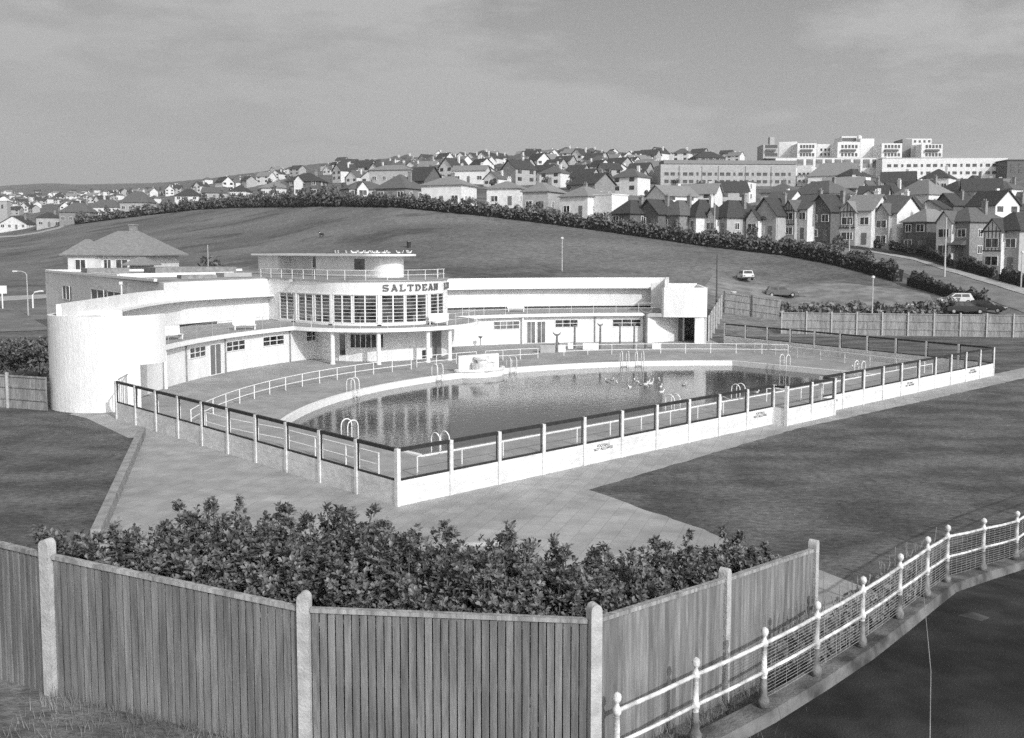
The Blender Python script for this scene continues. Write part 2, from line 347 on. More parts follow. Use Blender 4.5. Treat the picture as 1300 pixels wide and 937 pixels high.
# roof upstands and clutter over the rear block
def Lbeam(mb, p, q, z, w=.2, h=.3, mi=0): mb.beam(W(*p) + (z,), W(*q) + (z,), w, h, mi)
mb = MB(); Lbeam(mb, (-14.3, 47.3), (-8.0, 90.2), 6.7, .25, .22); Lbeam(mb, (-8, 90.2), (10.7, 79.8), 6.72, .25, .25); B('parapet', mb, m_white)
mb = MB(); Lbeam(mb, (-12, 60), (-1, 60), 6.78, .3, .36); Lbeam(mb, (-12, 60), (-10.5, 70), 6.75, .3, .3); B('parapet', mb, m_white)
mb = MB(); mb.prism(LP([(-6, 66), (1.5, 64), (2.5, 69), (-5, 71)]), 6.6, 7.35, top=1); B('roof_hut', mb, [m_brickm, m_roofasph])
mb = MB(); mb.prism(LP([(-9.5, 74), (-5.5, 73.3), (-5, 76), (-9, 77)]), 6.6, 7.2, top=1); B('roof_hut', mb, [m_brickm, m_roofasph])
mb = MB(); mb.prism(LP([(-4, 56), (-1.5, 55.5), (-1.2, 57.5), (-3.8, 58)]), 6.6, 6.95); B('skylight', mb, m_hgrey)
mb = MB(); mb.prism(LP([(-9.5, 53), (-6.5, 52.5), (-6.2, 54), (-9.2, 54.5)]), 6.6, 6.9); B('skylight', mb, m_brickm)
# windows in the shaded flank of the rear block
fl0, fl1 = (-14.4, 47.1), (-8.0, 90.5)
fd = (fl1[0] - fl0[0], fl1[1] - fl0[1]); fl = math.hypot(*fd); fd = (fd[0] / fl, fd[1] / fl)
def fpt(d, o): return (fl0[0] + fd[0] * d - fd[1] * o, fl0[1] + fd[1] * d + fd[0] * o)
def flank(u): return solve(lambda d: -px(*W(*fpt(d, 0)), 5)[0], -u, 0, fl)
for u0, u1, z0, z1 in ((80, 88.5, 3.95, 5.3), (116.5, 132, 4.2, 5.35), (137, 154, 4.2, 5.35)):
    d0, d1 = flank(u1), flank(u0)
    w_ = MB(); Q = lambda d, o: W(*fpt(d, o))
    w_.prism([Q(d0, .03), Q(d1, .03), Q(d1, 0), Q(d0, 0)], z0, z1); w = B('window', w_, m_glass)
    f_ = MB()
    for a, b_ in ((d0 - .08, d0), (d1, d1 + .08), ((d0 + d1) / 2 - .04, (d0 + d1) / 2 + .04)): f_.prism([Q(a, .07), Q(b_, .07), Q(b_, .001), Q(a, .001)], z0, z1)
    for a, b_ in ((z0 - .08, z0), (z1, z1 + .08)): f_.prism([Q(d0, .07), Q(d1, .07), Q(d1, .001), Q(d0, .001)], a, b_)
    B('frame', f_, m_white2, w)
mb = MB(); d0 = flank(156.5); q = W(*fpt(d0, .12)); mb.tube([q + (3.,), q + (6.1,)], .07, 8); mb.box(q[0], q[1], 6.1, 6.35, .3, .25); B('drainpipe', mb, m_white2)
# end drums: curved walls wrapping the ends of the wings
def drum(c, r, ag, lo, up, zt, inner):
    """angles measured from the -n axis, up: (a0, a1) of the upper wall, lo: of the lower wall"""
    mb = MB(); mb.arc(c, r - .28, r, R(lo[0]), R(lo[1]), 0, 2.55, 36, -1); mb.arc(c, r - .28, r, R(up[0]), R(up[1]), 2.55, zt, 44, -1)
    B('end_drum', mb, m_white)
    mb = MB(); mb.arc(c, .01, r - .29, R(up[0]), R(up[1]), 2.6, 2.9, 36, -1); B('drum_floor', mb, m_asph)
vang = math.degrees(math.atan2(DLc[0] - loc((0, 0))[0], -(DLc[1] - loc((0, 0))[1])))
drum(DLc, DLr, 0, (-200, 6), (-215, 44), 5.35, None)
mb = MB(); mb.arc(DLc, DLr - .29, DLr + .35, R(-205), R(20), 5.30, 5.38, 40, -1); 
mb = MB(); mb.prism(LP([wp(SR + .02, aDL), wp(38.7, aDL), wp(38.7, R(-54)), (DLc[0] - 3.0, DLc[1] + .6)]), 2.595, 2.895); B('balcony_slab', mb, m_white2)
mb = MB(); mb.arc(WC, 37.2, 37.45, R(-55), R(-50), 0, 2.597, 8); mb.prism(LP([wp(RW, R(-51.3)), wp(37.4, R(-51.3)), wp(37.4, R(-50.8)), wp(RW, R(-50.8))]), 0, 2.596); B('passage_wall', mb, m_white)
# right end: cheek wall, drum, porch
ac = ang(843.5, SR + .2, 4)
mb = MB(); mb.prism(LP([wp(SR + .05, ac), wp(RBR + .3, ang(846, RBR, 4)), wp(RBR + .3, ang(846, RBR, 4) + R(.35)), wp(SR + .05, ac + R(.35))]), 2.55, 6.15); B('cheek_wall', mb, m_white)
pr = [PZ(842.5 + 55 * i / 10, 402 + .3 * math.sin(math.pi * min(1, i / 10 * .8 + .02)), 2.6) for i in range(11)]
pr = [(p[0], p[1]) for p in pr]
bk = [(p[0] - .15 + i * .02, p[1] + .3) for i, p in enumerate(pr)]
mb = MB(); mb.prism(pr + bk[::-1], 2.55, 5.42)
mb.prism([pr[-1], (pr[-1][0] + .9, pr[-1][1] + 9), (pr[-1][0] + .6, pr[-1][1] + 9), (pr[-1][0] - .28, pr[-1][1] + .2)], 0, 5.41)
mb.prism([(pr[0][0], pr[0][1] + 9.2), (pr[-1][0] + .6, pr[-1][1] + 9), (pr[-1][0] + .6, pr[-1][1] + 8.7), (pr[0][0], pr[0][1] + 8.9)], 0, 5.55); B('end_drum', mb, m_white)
mb = MB(); mb.prism([(pr[0][0] - 1.6, pr[0][1] + .25), (pr[-1][0] - .3, pr[-1][1] + .35), (pr[-1][0] + .3, pr[-1][1] + 8.6), (pr[0][0] - 1.6, pr[0][1] + 8.6)], 2.56, 2.9); B('porch_roof', mb, m_hgrey)
mb = MB(); x1, y1 = pr[-1]; mb.prism([(x1 - 1.15, y1 + .02), (x1 - .29, y1 + .02), (x1 - .29, y1 + .3), (x1 - 1.15, y1 + .3)], 0, 2.55); B('pier', mb, m_white)
q0 = PZ(822, 435.5)[:2]; q1 = PZ(850, 434.6)[:2]; yb = q1[1] + 1.5
mb = MB(); mb.prism([W(*wp(RW, ang(822))), q0, (q1[0], q1[1] + .8), (PZ(864, 434.6)[0], yb), (PZ(864, 434.6)[0], yb + .25), (q0[0], q0[1] + 1.2)], 0, 2.56); B('passage_wall', mb, m_white)
mb = MB(); xa = PZ(864.2, 434.6)[0]; mb.prism([(xa, yb + .1), (xa + .45, yb + .1), (xa + .45, yb + .16), (xa, yb + .16)], .02, 2.2); B('door', mb, m_doorg)
mb = MB(); mb.prism([(xa + .45, yb + .1), (xa + .62, yb + .1), (xa + .62, yb + .2), (xa + .45, yb + .2)], 0, 2.3); B('door_post', mb, m_white2)
# ground-floor windows, doors, pipes on the curved wings
def wingwin(u0, u1, z0, z1, bars=1, gl=None, r=RW, name='window'):
    a0, a1 = ang(u0), ang(u1); mb = MB(); mb.arc(WC, r - .02, r - .001, a0, a1, z0, z1, 6); w = B(name, mb, gl or m_glass)
    f = MB(); e = .06 / r
    f.arc(WC, r - .06, r - .002, a0 - e, a0, z0 - .06, z1 + .06, 1); f.arc(WC, r - .06, r - .002, a1, a1 + e, z0 - .06, z1 + .06, 1)
    f.arc(WC, r - .06, r - .002, a0, a1, z0 - .06, z0, 5); f.arc(WC, r - .06, r - .002, a0, a1, z1, z1 + .06, 5)
    for i in range(1, bars + 1):
        m_ = a0 + (a1 - a0) * i / (bars + 1); f.arc(WC, r - .055, r - .02, m_ - e * .4, m_ + e * .4, z0, z1, 1)
    if z1 - z0 < 1.2 : f.arc(WC, r - .05, r - .02, a0, a1, (z0 + z1) / 2 - .025, (z0 + z1) / 2 + .025, 5)
    B('frame', f, m_white2, w); return w
for u0, u1 in ((241, 260.5), (287.5, 310.5), (334, 360), (705, 733), (778, 813)): wingwin(u0, u1, 1.55, 2.22, 2)
wingwin(389, 410, 1.55, 2.3, 2)
wingwin(627, 659, 1.5, 2.2, 3, m_glassl)
wingwin(266.5, 280, .05, 2.2, 1, m_doorg, name='door'); wingwin(669, 679, .05, 2.1, 1, m_glassl, name='door'); wingwin(682, 692, .05, 2.1, 1, m_glassl, name='door')
wingwin(402 + 13, 421, .05, 2.2, 0, m_doorg, name='door')
for u in (235.5, 285.3, 367.5, 755, 817): mb = MB(); q = W(*wp(RW - .09, ang(u))); mb.tube([q + (.02,), q + (2.55,)], .05, 8); B('drainpipe', mb, m_brickm)
for u in (205.5, 662.5): mb = MB(); q = W(*wp(RW - .25, ang(u))); mb.tube([q + (0,), q + (2.6,)], .11, 10); B('column', mb, m_white2)
# tower ground-floor windows, door
def tarc(mb, r0, r1, a0, a1, z0, z1, n=4): mb.arc(TC, r0, r1, a0, a1, z0, z1, n, -1)
def ut(a, r, z): return px(*W(*tp(r, a)), z)[0]
def angt(u, r=TR, z=1.2): return solve(lambda a: ut(a, r, z), u, R(-96), R(48))
for u0, u1, nb in ((445, 478, 4), (481, 487, 0)):
    a0, a1 = angt(u0), angt(u1); mb = MB(); tarc(mb, TR, TR + .02, a0, a1, 1.15, 2.2, 8); w = B('window', mb, m_glass)
    f = MB(); e = .05 / TR
    for i in range(nb + 2):
        a = a0 + (a1 - a0) * i / (nb + 1); tarc(f, TR + .001, TR + .06, a - e / 2, a + e / 2, 1.1, 2.25, 1)
    tarc(f, TR + .001, TR + .058, a0, a1, 1.08, 1.14, 8); B('frame', f, m_white2, w)
a0, a1 = angt(431.5), angt(439); mb = MB(); tarc(mb, TR, TR + .03, a0, a1, .02, 2.2, 3); d_ = B('door', mb, m_glass)
f = MB(); tarc(f, TR + .001, TR + .07, a0 - .012, a0, 0, 2.3, 1); tarc(f, TR + .001, TR + .07, a1, a1 + .012, 0, 2.3, 1); tarc(f, TR + .001, TR + .05, a0, a1, .02, .5, 1); B('frame', f, m_white2, d_)
a0, a1 = angt(549), angt(560); mb = MB(); tarc(mb, TR, TR + .03, a0, a1, .02, 2.2, 3); B('door', mb, m_doorg)
mb = MB(); a0, a1 = angt(536), angt(540); tarc(mb, TR, TR + .05, a0, a1, .1, .75, 3); B('hatch', mb, m_dark)
# columns under the bulge
for u in (422.6, 481, 543.5, 571):
    a = solve(lambda a: ut(a, BR - .45, 0), u, R(-100), R(30))
    q = W(*tp(BR - .45, a)); mb = MB(); mb.lathe(q[0], q[1], [(.2, 0), (.2, .12), (.17, .13), (.17, 2.6)], 14); B('column', mb, m_white2)
# tower first-floor glazing: straight flank then round front
def path_len(): return 8.0 + TR * math.pi
def tpath(d, o):     # d metres from the rear of the flank, o metres proud of the face
    if d < 8.0: return (TL - o, 51.0 - d)
    return tp(TR + o, -math.pi / 2 + (d - 8.0) / TR)
def dof(u, z=4.3): return solve(lambda d: px(*W(*tpath(d, 0)), z)[0], u, 0, 8 + TR * 2.25)
def strip(mb, d0, d1, o0, o1, z0, z1):
    n = max(1, int((d1 - d0) / .35)); P = [W(*tpath(d0 + (d1 - d0) * i / n, o1)) for i in range(n + 1)]; Q = [W(*tpath(d0 + (d1 - d0) * i / n, o0)) for i in range(n + 1)]
    mb.prism(P + Q[::-1], z0, z1)
groups = ((356.5, 374), (380, 397.5), (401, 419), (424.5, 446), (450, 477.5), (485, 512), (515.5, 540), (546, 562), (564.5, 571.5))
zb, zt = 3.12, 5.38
for u0, u1 in groups:
    d0, d1 = dof(u0), dof(u1); mb = MB(); strip(mb, d0, d1, .0, .02, zb, zt); w = B('window', mb, m_glass)
    f = MB()
    for a, b_ in ((d0 - .07, d0), (d1, d1 + .07), ((d0 + d1) / 2 - .05, (d0 + d1) / 2 + .05)): strip(f, a, b_, .001, .09, zb, zt)
    for i in range(0, 9): 
        z = zb + (zt - zb) * i / 8; h = .06 if i in (0, 8) else .028
        strip(f, d0, d1, .02, .05, z - h / 2, z + h / 2)
    B('frame', f, m_white2, w)
mb = MB()
for u in (377, 421.5, 481.3, 543, 563.2): 
    d = dof(u); strip(mb, d - .1, d + .1, .001, .13, 2.95, 5.5)
strip(mb, dof(354), dof(574), .001, .12, 5.42, 5.5); strip(mb, dof(354), dof(574), .001, .14, 2.92, 3.08); B('mullion', mb, m_white2)
mb = MB(); q = W(*tpath(dof(373.5), .25)); mb.tube([q + (5.3,), q + (6.4,)], .05, 6); mb.box(q[0], q[1], 6.3, 6.55, .3, .3); B('drainpipe', mb, m_hgrey)
# sign: slab letters built from strokes on a 1 x 1.3 grid, bent round the drum
G = {'S': [((.85, 1.05), (.85, 1.2)), ((.85, 1.2), (.2, 1.2)), ((.2, 1.2), (.12, .75)), ((.12, .75), (.88, .55)), ((.88, .55), (.8, .1)), ((.8, .1), (.15, .1)), ((.15, .1), (.12, .3))],
     'A': [((.12, 0), (.5, 1.25)), ((.5, 1.25), (.88, 0)), ((.28, .42), (.72, .42)), ((0, .06), (.3, .06)), ((.7, .06), (1, .06)), ((.3, 1.24), (.6, 1.24))],
     'L': [((.25, 0), (.25, 1.3)), ((.05, .08), (.92, .08)), ((.05, 1.22), (.5, 1.22)), ((.88, .08), (.88, .4))],
     'T': [((.5, 0), (.5, 1.3)), ((.05, 1.2), (.95, 1.2)), ((.08, .95), (.08, 1.2)), ((.92, .95), (.92, 1.2)), ((.28, .06), (.72, .06))],
     'D': [((.22, 0), (.22, 1.3)), ((.05, 1.22), (.6, 1.2)), ((.05, .08), (.6, .1)), ((.6, 1.2), (.9, .85)), ((.9, .9), (.9, .4)), ((.9, .45), (.6, .1))],
     'E': [((.22, 0), (.22, 1.3)), ((.05, 1.22), (.88, 1.22)), ((.05, .08), (.88, .08)), ((.22, .66), (.65, .66)), ((.88, .95), (.88, 1.22)), ((.9, .08), (.9, .4))],
     'N': [((.18, 0), (.18, 1.3)), ((.82, 0), (.82, 1.3)), ((.15, 1.25), (.85, .05)), ((0, .06), (.38, .06)), ((0, 1.24), (.3, 1.24)), ((.65, 1.24), (1, 1.24))],
     'I': [((.5, 0), (.5, 1.3)), ((.22, .07), (.78, .07)), ((.22, 1.23), (.78, 1.23))],
     'O': [((.15, .35), (.15, .95)), ((.15, .95), (.4, 1.22)), ((.38, 1.22), (.65, 1.22)), ((.62, 1.22), (.87, .95)), ((.87, .95), (.87, .35)), ((.87, .35), (.62, .08)), ((.65, .08), (.38, .08)), ((.4, .08), (.15, .35))]}
def letter(ch, d, z, w, h):
    mb = MB(); th = .17 * w
    for (x0, y0), (x1, y1) in G[ch]:
        n = 3
        p0 = Vector((x0 * w, y0 / 1.3 * h)); p1 = Vector((x1 * w, y1 / 1.3 * h)); dr = (p1 - p0).normalized(); nn = Vector((-dr.y, dr.x)) * (th / 2 if abs(dr.y) > .5 else th / 2.6); 
        c4 = [p0 + nn, p1 + nn, p1 - nn, p0 - nn]
        f = [W(*tpath(d + c.x, .14)) + (z + c.y,) for c in c4]; k = [W(*tpath(d + c.x, .03)) + (z + c.y,) for c in c4]
        mb.add(f + k, [(0, 1, 2, 3), (7, 6, 5, 4), (0, 4, 5, 1), (1, 5, 6, 2), (2, 6, 7, 3), (3, 7, 4, 0)])
    B('sign_letter', mb, m_letter)
dS, dE = dof(485.5, 6), dof(554.5, 6); stp = (dE - dS) / 7.75
for i, ch in enumerate('SALTDEAN'): letter(ch, dS + i * stp, 5.72, stp * .78, .53)
dL_ = dof(563, 6)
for i, ch in enumerate('LIDO'): letter(ch, dL_ + i * stp, 5.72, stp * .78, .53)
# railings
def railing(pts, h, zs, gap, r=.025, name='railing', mats=None, parent=None, mids=(.5,), closed=False, post_r=None):
    mb = MB(); P = [Vector(p) for p in pts]
    for f in (1.,) + tuple(mids): mb.tube([p + Vector((0, 0, h * f)) for p in P], r, 6)
    cum = [0]
    for a, b_ in zip(P, P[1:]): cum.append(cum[-1] + (b_ - a).length)
    n = max(1, round(cum[-1] / gap))
    for i in range(n + 1):
        t = cum[-1] * i / n; j = max(k for k in range(len(cum)) if cum[k] <= t + 1e-6); j = min(j, len(P) - 2)
        p = P[j].lerp(P[j + 1], (t - cum[j]) / (cum[j + 1] - cum[j])); mb.tube([p, p + Vector((0, 0, h))], post_r or r * 1.2, 6)
    return mb
pts = [W(*tpath(d, -.25)) + (6.6,) for d in np.linspace(-1.5, 8 + TR * 2.9, 34)]
B('railing', railing(pts, .8, 0, 1.75, .022, mids=(.5,)), m_white2)
pts = [wp(SR + .25, R(a)) for a in np.linspace(-49, -15, 24)]
B('railing', railing([W(*p) + (2.9,) for p in pts], .95, 0, 2.2, .014), m_hgrey)
pts = [wp(SR + .25, R(a)) for a in np.linspace(14, math.degrees(ang(840, SR, 3)), 24)]
B('railing', railing([W(*p) + (2.9,) for p in pts], .95, 0, 2.2, .014), m_white2)
pts = [tp(BR - .25, R(a)) for a in np.linspace(-88, 70, 30)]
B('railing', railing([W(*p) + (2.9,) for p in pts], .95, 0, 2.2, .012), m_white2)
# rooftop pavilion: narrow block with rounded front, recessed loggia, oversailing flat roof
ps = 4.6
def uflank(u): return solve(lambda t: -px(*W(ps, t), 7.6)[0], -u, 43, 80)
t1, t2, t3, t4 = uflank(474), uflank(401), uflank(353), uflank(328)
pc = (ps + 1.5, t1)
fr = [(pc[0] + 1.5 * math.sin(R(a)), pc[1] - 1.5 * math.cos(R(a))) for a in range(-90, 91, 10)]
mb = MB(); mb.prism(LP([(ps, t2)] + fr + [(ps + 3, t4), (ps, t4), (ps, t3), (ps + 1.5, t3), (ps + 1.5, t2)]), 6.6, 8.5); B('pavilion_wall', mb, m_white)
fo = [(pc[0] + 2.6 * math.sin(R(a)), pc[1] - 2.6 * math.cos(R(a))) for a in range(-90, 91, 8)]
mb = MB(); mb.prism(LP(fo + [(pc[0] + 2.6, t4 + .4), (pc[0] - 2.1, t4 + .4)]), 8.5, 8.68); B('pavilion_roof', mb, m_white2)
def pwin(u0, u1, z0, z1, s, m, name='window', bar=True):
    f_ = lambda u: solve(lambda t: -px(*W(s, t), 7.6)[0], -u, 43, 80)
    a, b_ = f_(u1), f_(u0); mb = MB(); mb.prism(LP([(s - .03, a), (s - .03, b_), (s, b_), (s, a)]), z0, z1); w = B(name, mb, m)
    if bar:
        f = MB(); c = (a + b_) / 2; f.prism(LP([(s - .05, c - .03), (s - .05, c + .03), (s - .03, c + .03), (s - .03, c - .03)]), z0, z1); B('frame', f, m_doorg, w)
pwin(450, 463, 7.25, 8.25, ps, m_glass); pwin(397, 408, 7.35, 8.35, ps + 1.5, m_glass); pwin(359, 368, 6.62, 8.3, ps + 1.5, m_doorg, 'door', False)
q = W(ps - .1, uflank(397.5)); mb = MB(); mb.tube([q + (6.6,), q + (8.5,)], .05, 8); B('pavilion_post', mb, m_white2)
# flues / small things on balcony as parts
for u in (375.3, 421.5, 481.5, 543.5): mb = MB(); d = dof(u); q = W(*tpath(d, .25)); mb.box(q[0], q[1], 2.92, 3.02, .3, .22); B('drain_box', mb, m_dark)
# white benches / boxes on the balcony
def bench(P, rz, label, ln=1.7, hgt=.55):
    t = thing('balcony_bench', label, 'bench', P, rz, 'white benches on the balconies')
    mb = MB(); mb.box(0, 0, .32, .38, ln, .55); obj('seat', mb, m_white2, t)
    mb = MB(); mb.box(0, .26, .38, .38 + hgt, ln, .05); obj('backrest', mb, m_white2, t)
    for s in (-1, 1): mb = MB(); mb.box(s * (ln / 2 - .1), 0, 0, .32, .08, .5); obj('leg', mb, m_white2, t)
zf = 2.916
for a, r, rz, lb in ((ang(313, 36.2, 3.2), 36.4, .45, 'white bench on the left curved balcony near the tower'), (ang(222, 36.3, 3.2), 36.6, .9, 'white bench at far left end of the left balcony'),
                 (ang(655, 39, 3.2), 39, .1, 'white bench on the right balcony just beside the tower')):
    bench(W(*wp(r, a)) + (zf,), rz, lb)
q = W(*tp(BR - 1.3, angt(557, 7.5, 3))); bench(q + (zf,), 0, 'white bench on the round balcony in front of tower windows', 1.6)
# ------------------------------------------------------------ pool fence (concrete posts + panels, dark metal frames)
fo_ = W(0, 0) + (0.,)
fence = thing('pool_fence', 'white concrete post and panel fence with dark metal frames round the pool', 'fence', fo_)
def Fp(name, mb, m, parent=None): return obj(name, mb, m, parent or fence, fo_)
def text_mesh(txt, size, ext=.004):
    cu = bpy.data.curves.new('t', 'FONT'); cu.body = txt; cu.size = size; cu.extrude = ext; cu.align_x = 'CENTER'; cu.space_line = .85
    o = bpy.data.objects.new('t', cu); C.objects.link(o); dg = bpy.context.evaluated_depsgraph_get(); dg.update()
    me = bpy.data.meshes.new_from_object(o.evaluated_get(dg)); bpy.data.objects.remove(o)
    r = ([tuple(v.co) for v in me.vertices], [tuple(p.vertices) for p in me.polygons]); bpy.data.meshes.remove(me); return r
FH, PH = 2.06, .9
def fence_run(p, q, n, first=True, last=True, notices=(), flip=1):
    p = Vector(W(*p) + (0,)); q = Vector(W(*q) + (0,)); d = (q - p); L = d.length; d = d / L; ang_ = math.atan2(d.y, d.x); nn = Vector((d.y, -d.x, 0)) * flip
    for i in range(n + 1):
        if (i == 0 and not first) or (i == n and not last): continue
        c = p + d * L * i / n; mb = MB(); mb.box(c.x, c.y, 0, FH, .15, .17, ang_); Fp('post', mb, m_conc)
    for i in range(n):
        a = p + d * (L * i / n + .075); b_ = p + d * (L * (i + 1) / n - .075); c = (a + b_) / 2; l = (b_ - a).length
        mb = MB(); 
        for k, (z0, z1) in enumerate(((0, .3), (.303, .6), (.603, PH))): mb.box(c.x, c.y, z0, z1, l - .002, .07 - .004 * (k % 2), ang_)
        pn = Fp('panel', mb, m_conc)
        f = MB(); up = Vector((0, 0, 1))
        f.beam(a + up * (PH + .035), b_ + up * (PH + .035), .07, .07); f.beam(a + up * (FH - .05), b_ + up * (FH - .05), .11, .13)
        f.beam(a + up * (PH + .066) + d * .03, a + up * (FH - .111) + d * .03, .05, .05); f.beam(b_ + up * (PH + .066) - d * .03, b_ + up * (FH - .111) - d * .03, .05, .05)
        Fp('frame', f, m_dark)
        if i in notices:
            vs, fs = text_mesh('FOOTBALL\nNOT ALLOWED', .17)
            o_ = c + nn * .0405; ax = d if flip == 1 else -d
            t_ = MB(); t_.add([tuple(o_ + ax * v[0] + up * (.66 + v[1]) + nn * v[2]) for v in vs], fs); Fp('painted_notice', t_, m_dark, pn)
s0 = -26.69; st = 53.38 / 22
fence_run((s0, 0), (s0 + st * 10, 0), 10, notices=(4, 9))
fence_run((s0 + st * 10, -.8), (s0 + st * 12, -.8), 2)
fence_run((s0 + st * 12, 0), (s0 + st * 22, 0), 10, notices=(0, 4, 8))
fence_run((s0, 0), (-26.5, 25), 10, first=False, flip=-1)
fence_run((26.69, 0), (32.4, 26.8), 10, first=False)
for s_ in (s0 + st * 10, s0 + st * 12):
    mb = MB(); a = W(s_, -.7); b_ = W(s_, -.09); mb.beam(a + (PH / 2,), b_ + (PH / 2,), .07, PH); Fp('return_panel', mb, m_conc)
    mb = MB(); mb.beam(a + (FH - .06,), b_ + (FH - .06,), .08, .08); Fp('frame', mb, m_dark)
# grille between the fence end and the drum
gt = thing('metal_grille', 'white barred metal grille between pool fence and left end drum', 'gate', W(-26.4, 25.2) + (0,))
a = Vector(W(-26.4, 25.1) + (0,)); b_ = Vector(PZ(173, 515)); off = tuple(gt.location); 
mb = MB()
for i in range(11): p = a.lerp(b_, i / 10); mb.beam((p.x, p.y, .12), (p.x, p.y, 2.1), .025, .025)
for z in (.15, 2.1): mb.beam((a.x, a.y, z), (b_.x, b_.y, z), .03, .04)
obj('grille', mb, m_brickm, gt, off)
for p in (a, b_): mb = MB(); mb.beam((p.x, p.y, 0), (p.x, p.y, 2.15), .05, .05); obj('grille_post', mb, m_white2, gt, off)
# ------------------------------------------------------------ deck handrails
def handrail(pts, label, h=.85, gap=1.9, mids=(.45,), r=.026):
    P = [W(*p) + (.01,) for p in pts]; mb = railing(P, h, 0, gap, r, mids=mids)
    o = obj('handrail', mb, m_white2); tag(o, label, 'handrail', 'white tubular handrails round the pool deck')
PC = (.25, -.7)
def parc(r, a0, a1, n=16): return [(PC[0] + r * math.sin(R(a0 + (a1 - a0) * i / n)), PC[1] + r * math.cos(R(a0 + (a1 - a0) * i / n))) for i in range(n + 1)]
handrail(parc(32.5, -50, -3), 'long curved white handrail behind the left half of the pool')
handrail(parc(33.2, -1, 9, 6), 'short white handrail behind the fountain wall, left of its middle')
handrail(parc(33.2, 10.5, 19, 6), 'short white handrail just right of the fountain wall')
handrail(parc(34.4, 24, 57, 14), 'long white handrail along the right half of the terrace', gap=2.3)
handrail([(s, 3.2) for s in np.linspace(-23.3, -1.5, 10)] + [(-.5, 4.5)], 'low white handrail inside front fence, left of the fence projection', .8, 2.45, ())
handrail([(4, 4.4), (4.6, 3.2)] + [(s, 3.2) for s in np.linspace(6, 24, 8)], 'low white handrail inside front fence, right of the fence projection', .8, 2.45, ())
handrail([loc(PZ(*q)) for q in ((481, 602), (437, 589.5), (395.4, 578), (356.6, 567), (321, 560), (289, 553), (262, 545))], 'white handrail inside the left side of the pool fence', .85, 2.5)
handrail([(24.5, 4), (26.5, 12), (28.5, 21)], 'white handrail inside the right side of the pool fence', .85, 2.6)
# ------------------------------------------------------------ pool ladders
def ladder(P, ang_, label):
    t = thing('pool_ladder', label, 'ladder', P + (.01,), ang_, 'hooped pool ladders')
    for s in (-.27, .27):
        pts = [(s, -.3, 0), (s, -.3, .62)] + [(s, -.3 * math.cos(R(a)), .62 + .3 * math.sin(R(a))) for a in range(20, 180, 20)] + [(s, .3, .62), (s, .3, -1.2)]
        mb = MB(); mb.tube(pts, .03, 8); obj('hoop', mb, m_white2, t, smooth=True)
    for z in (-.15, -.45): mb = MB(); mb.beam((-.27, .3, z), (.27, .3, z), .08, .03); obj('rung', mb, m_white2, t)
def ladder_arc(u, label):
    a = solve(lambda a: px(*W(PC[0] + 28 * math.sin(a), PC[1] + 28 * math.cos(a)), .0)[0], u, R(-48), R(47))
    ladder(W(PC[0] + 28.05 * math.sin(a), PC[1] + 28.05 * math.cos(a)), AXANG - a + math.pi, label)
ladder_arc(449, 'hooped ladder on curved pool edge nearest the left tip'); ladder_arc(556, 'hooped ladder on curved edge just left of the fountain')
ladder_arc(650, 'hooped ladder on curved edge just right of the fountain'); ladder_arc(793, 'hooped ladder on curved edge in front of the crescent posts, left one'); ladder_arc(812, 'hooped ladder on curved edge in front of the crescent posts, right one')
def ladder_near(u, label):
    s = solve(lambda s: px(*W(s, 6.25), .0)[0], u, -21, 21); ladder(W(s, 6.25), AXANG, label)
ladder_near(559, 'hooped ladder on the straight near edge closest to the fence corner'); ladder_near(854, 'hooped ladder on straight near edge, left of the gulls ashore'); ladder_near(937, 'hooped ladder on straight near edge just left of the fence projection')
ladder(W(-20.65, 11.8), AXANG - math.pi / 2, 'hooped ladder on the short left edge of the pool')
ladder(W(20.95, 13.4), AXANG + math.pi / 2, 'hooped ladder on the right edge of the pool, further from the corner'); ladder(W(20.95, 7.2), AXANG + math.pi / 2, 'hooped ladder on the right edge beside the near right corner')
# ------------------------------------------------------------ fountain
fc = PZ(606, 474); fw = thing('fountain', 'white tiered fountain bowl and wall on the curved pool edge', 'fountain', (fc[0], fc[1], 0), 0)
lf = loc(fc)
def ftn(name, mb, m=m_white2): return obj(name, mb, m, fw, (fc[0], fc[1], 0.))
mb = MB(); a = PZ(581, 473); b_ = PZ(632, 469); mb.beam((a[0], a[1], .62), (b_[0], b_[1], .62), .28, 1.24); ftn('fountain_wall', mb, m_conc)
dx, dy = b_[0] - a[0], b_[1] - a[1]; fl_ = math.hypot(dx, dy); ux, uy = dx / fl_, dy / fl_; nx_, ny_ = uy, -ux; mx_, my_ = (a[0] + b_[0]) / 2, (a[1] + b_[1]) / 2
def half(r, k=.62): return [(mx_ + ux * r * math.sin(R(t)) + nx_ * (.14 + k * r * math.cos(R(t))), my_ + uy * r * math.sin(R(t)) + ny_ * (.14 + k * r * math.cos(R(t)))) for t in range(-90, 91, 10)]
mb = MB(); mb.prism(half(2.05), -1.2, .12); ftn('basin', mb)
mb = MB(); o_, i_ = half(2.15), half(1.9); mb.prism(o_ + i_[::-1], .12, .28); ftn('basin_rim', mb)
mb = MB(); mb.lathe(mx_ + nx_ * .75, my_ + ny_ * .75, [(.8, .12), (.86, .72), (.8, .72), (.74, .6)], 20); ftn('lower_bowl', mb, m_white)
mb = MB(); mb.lathe(mx_ + nx_ * .55, my_ + ny_ * .55, [(.3, .6), (.35, .85), (.56, .95), (.6, 1.12), (.5, 1.12), (.45, 1.05)], 18); ftn('upper_bowl', mb, m_white)
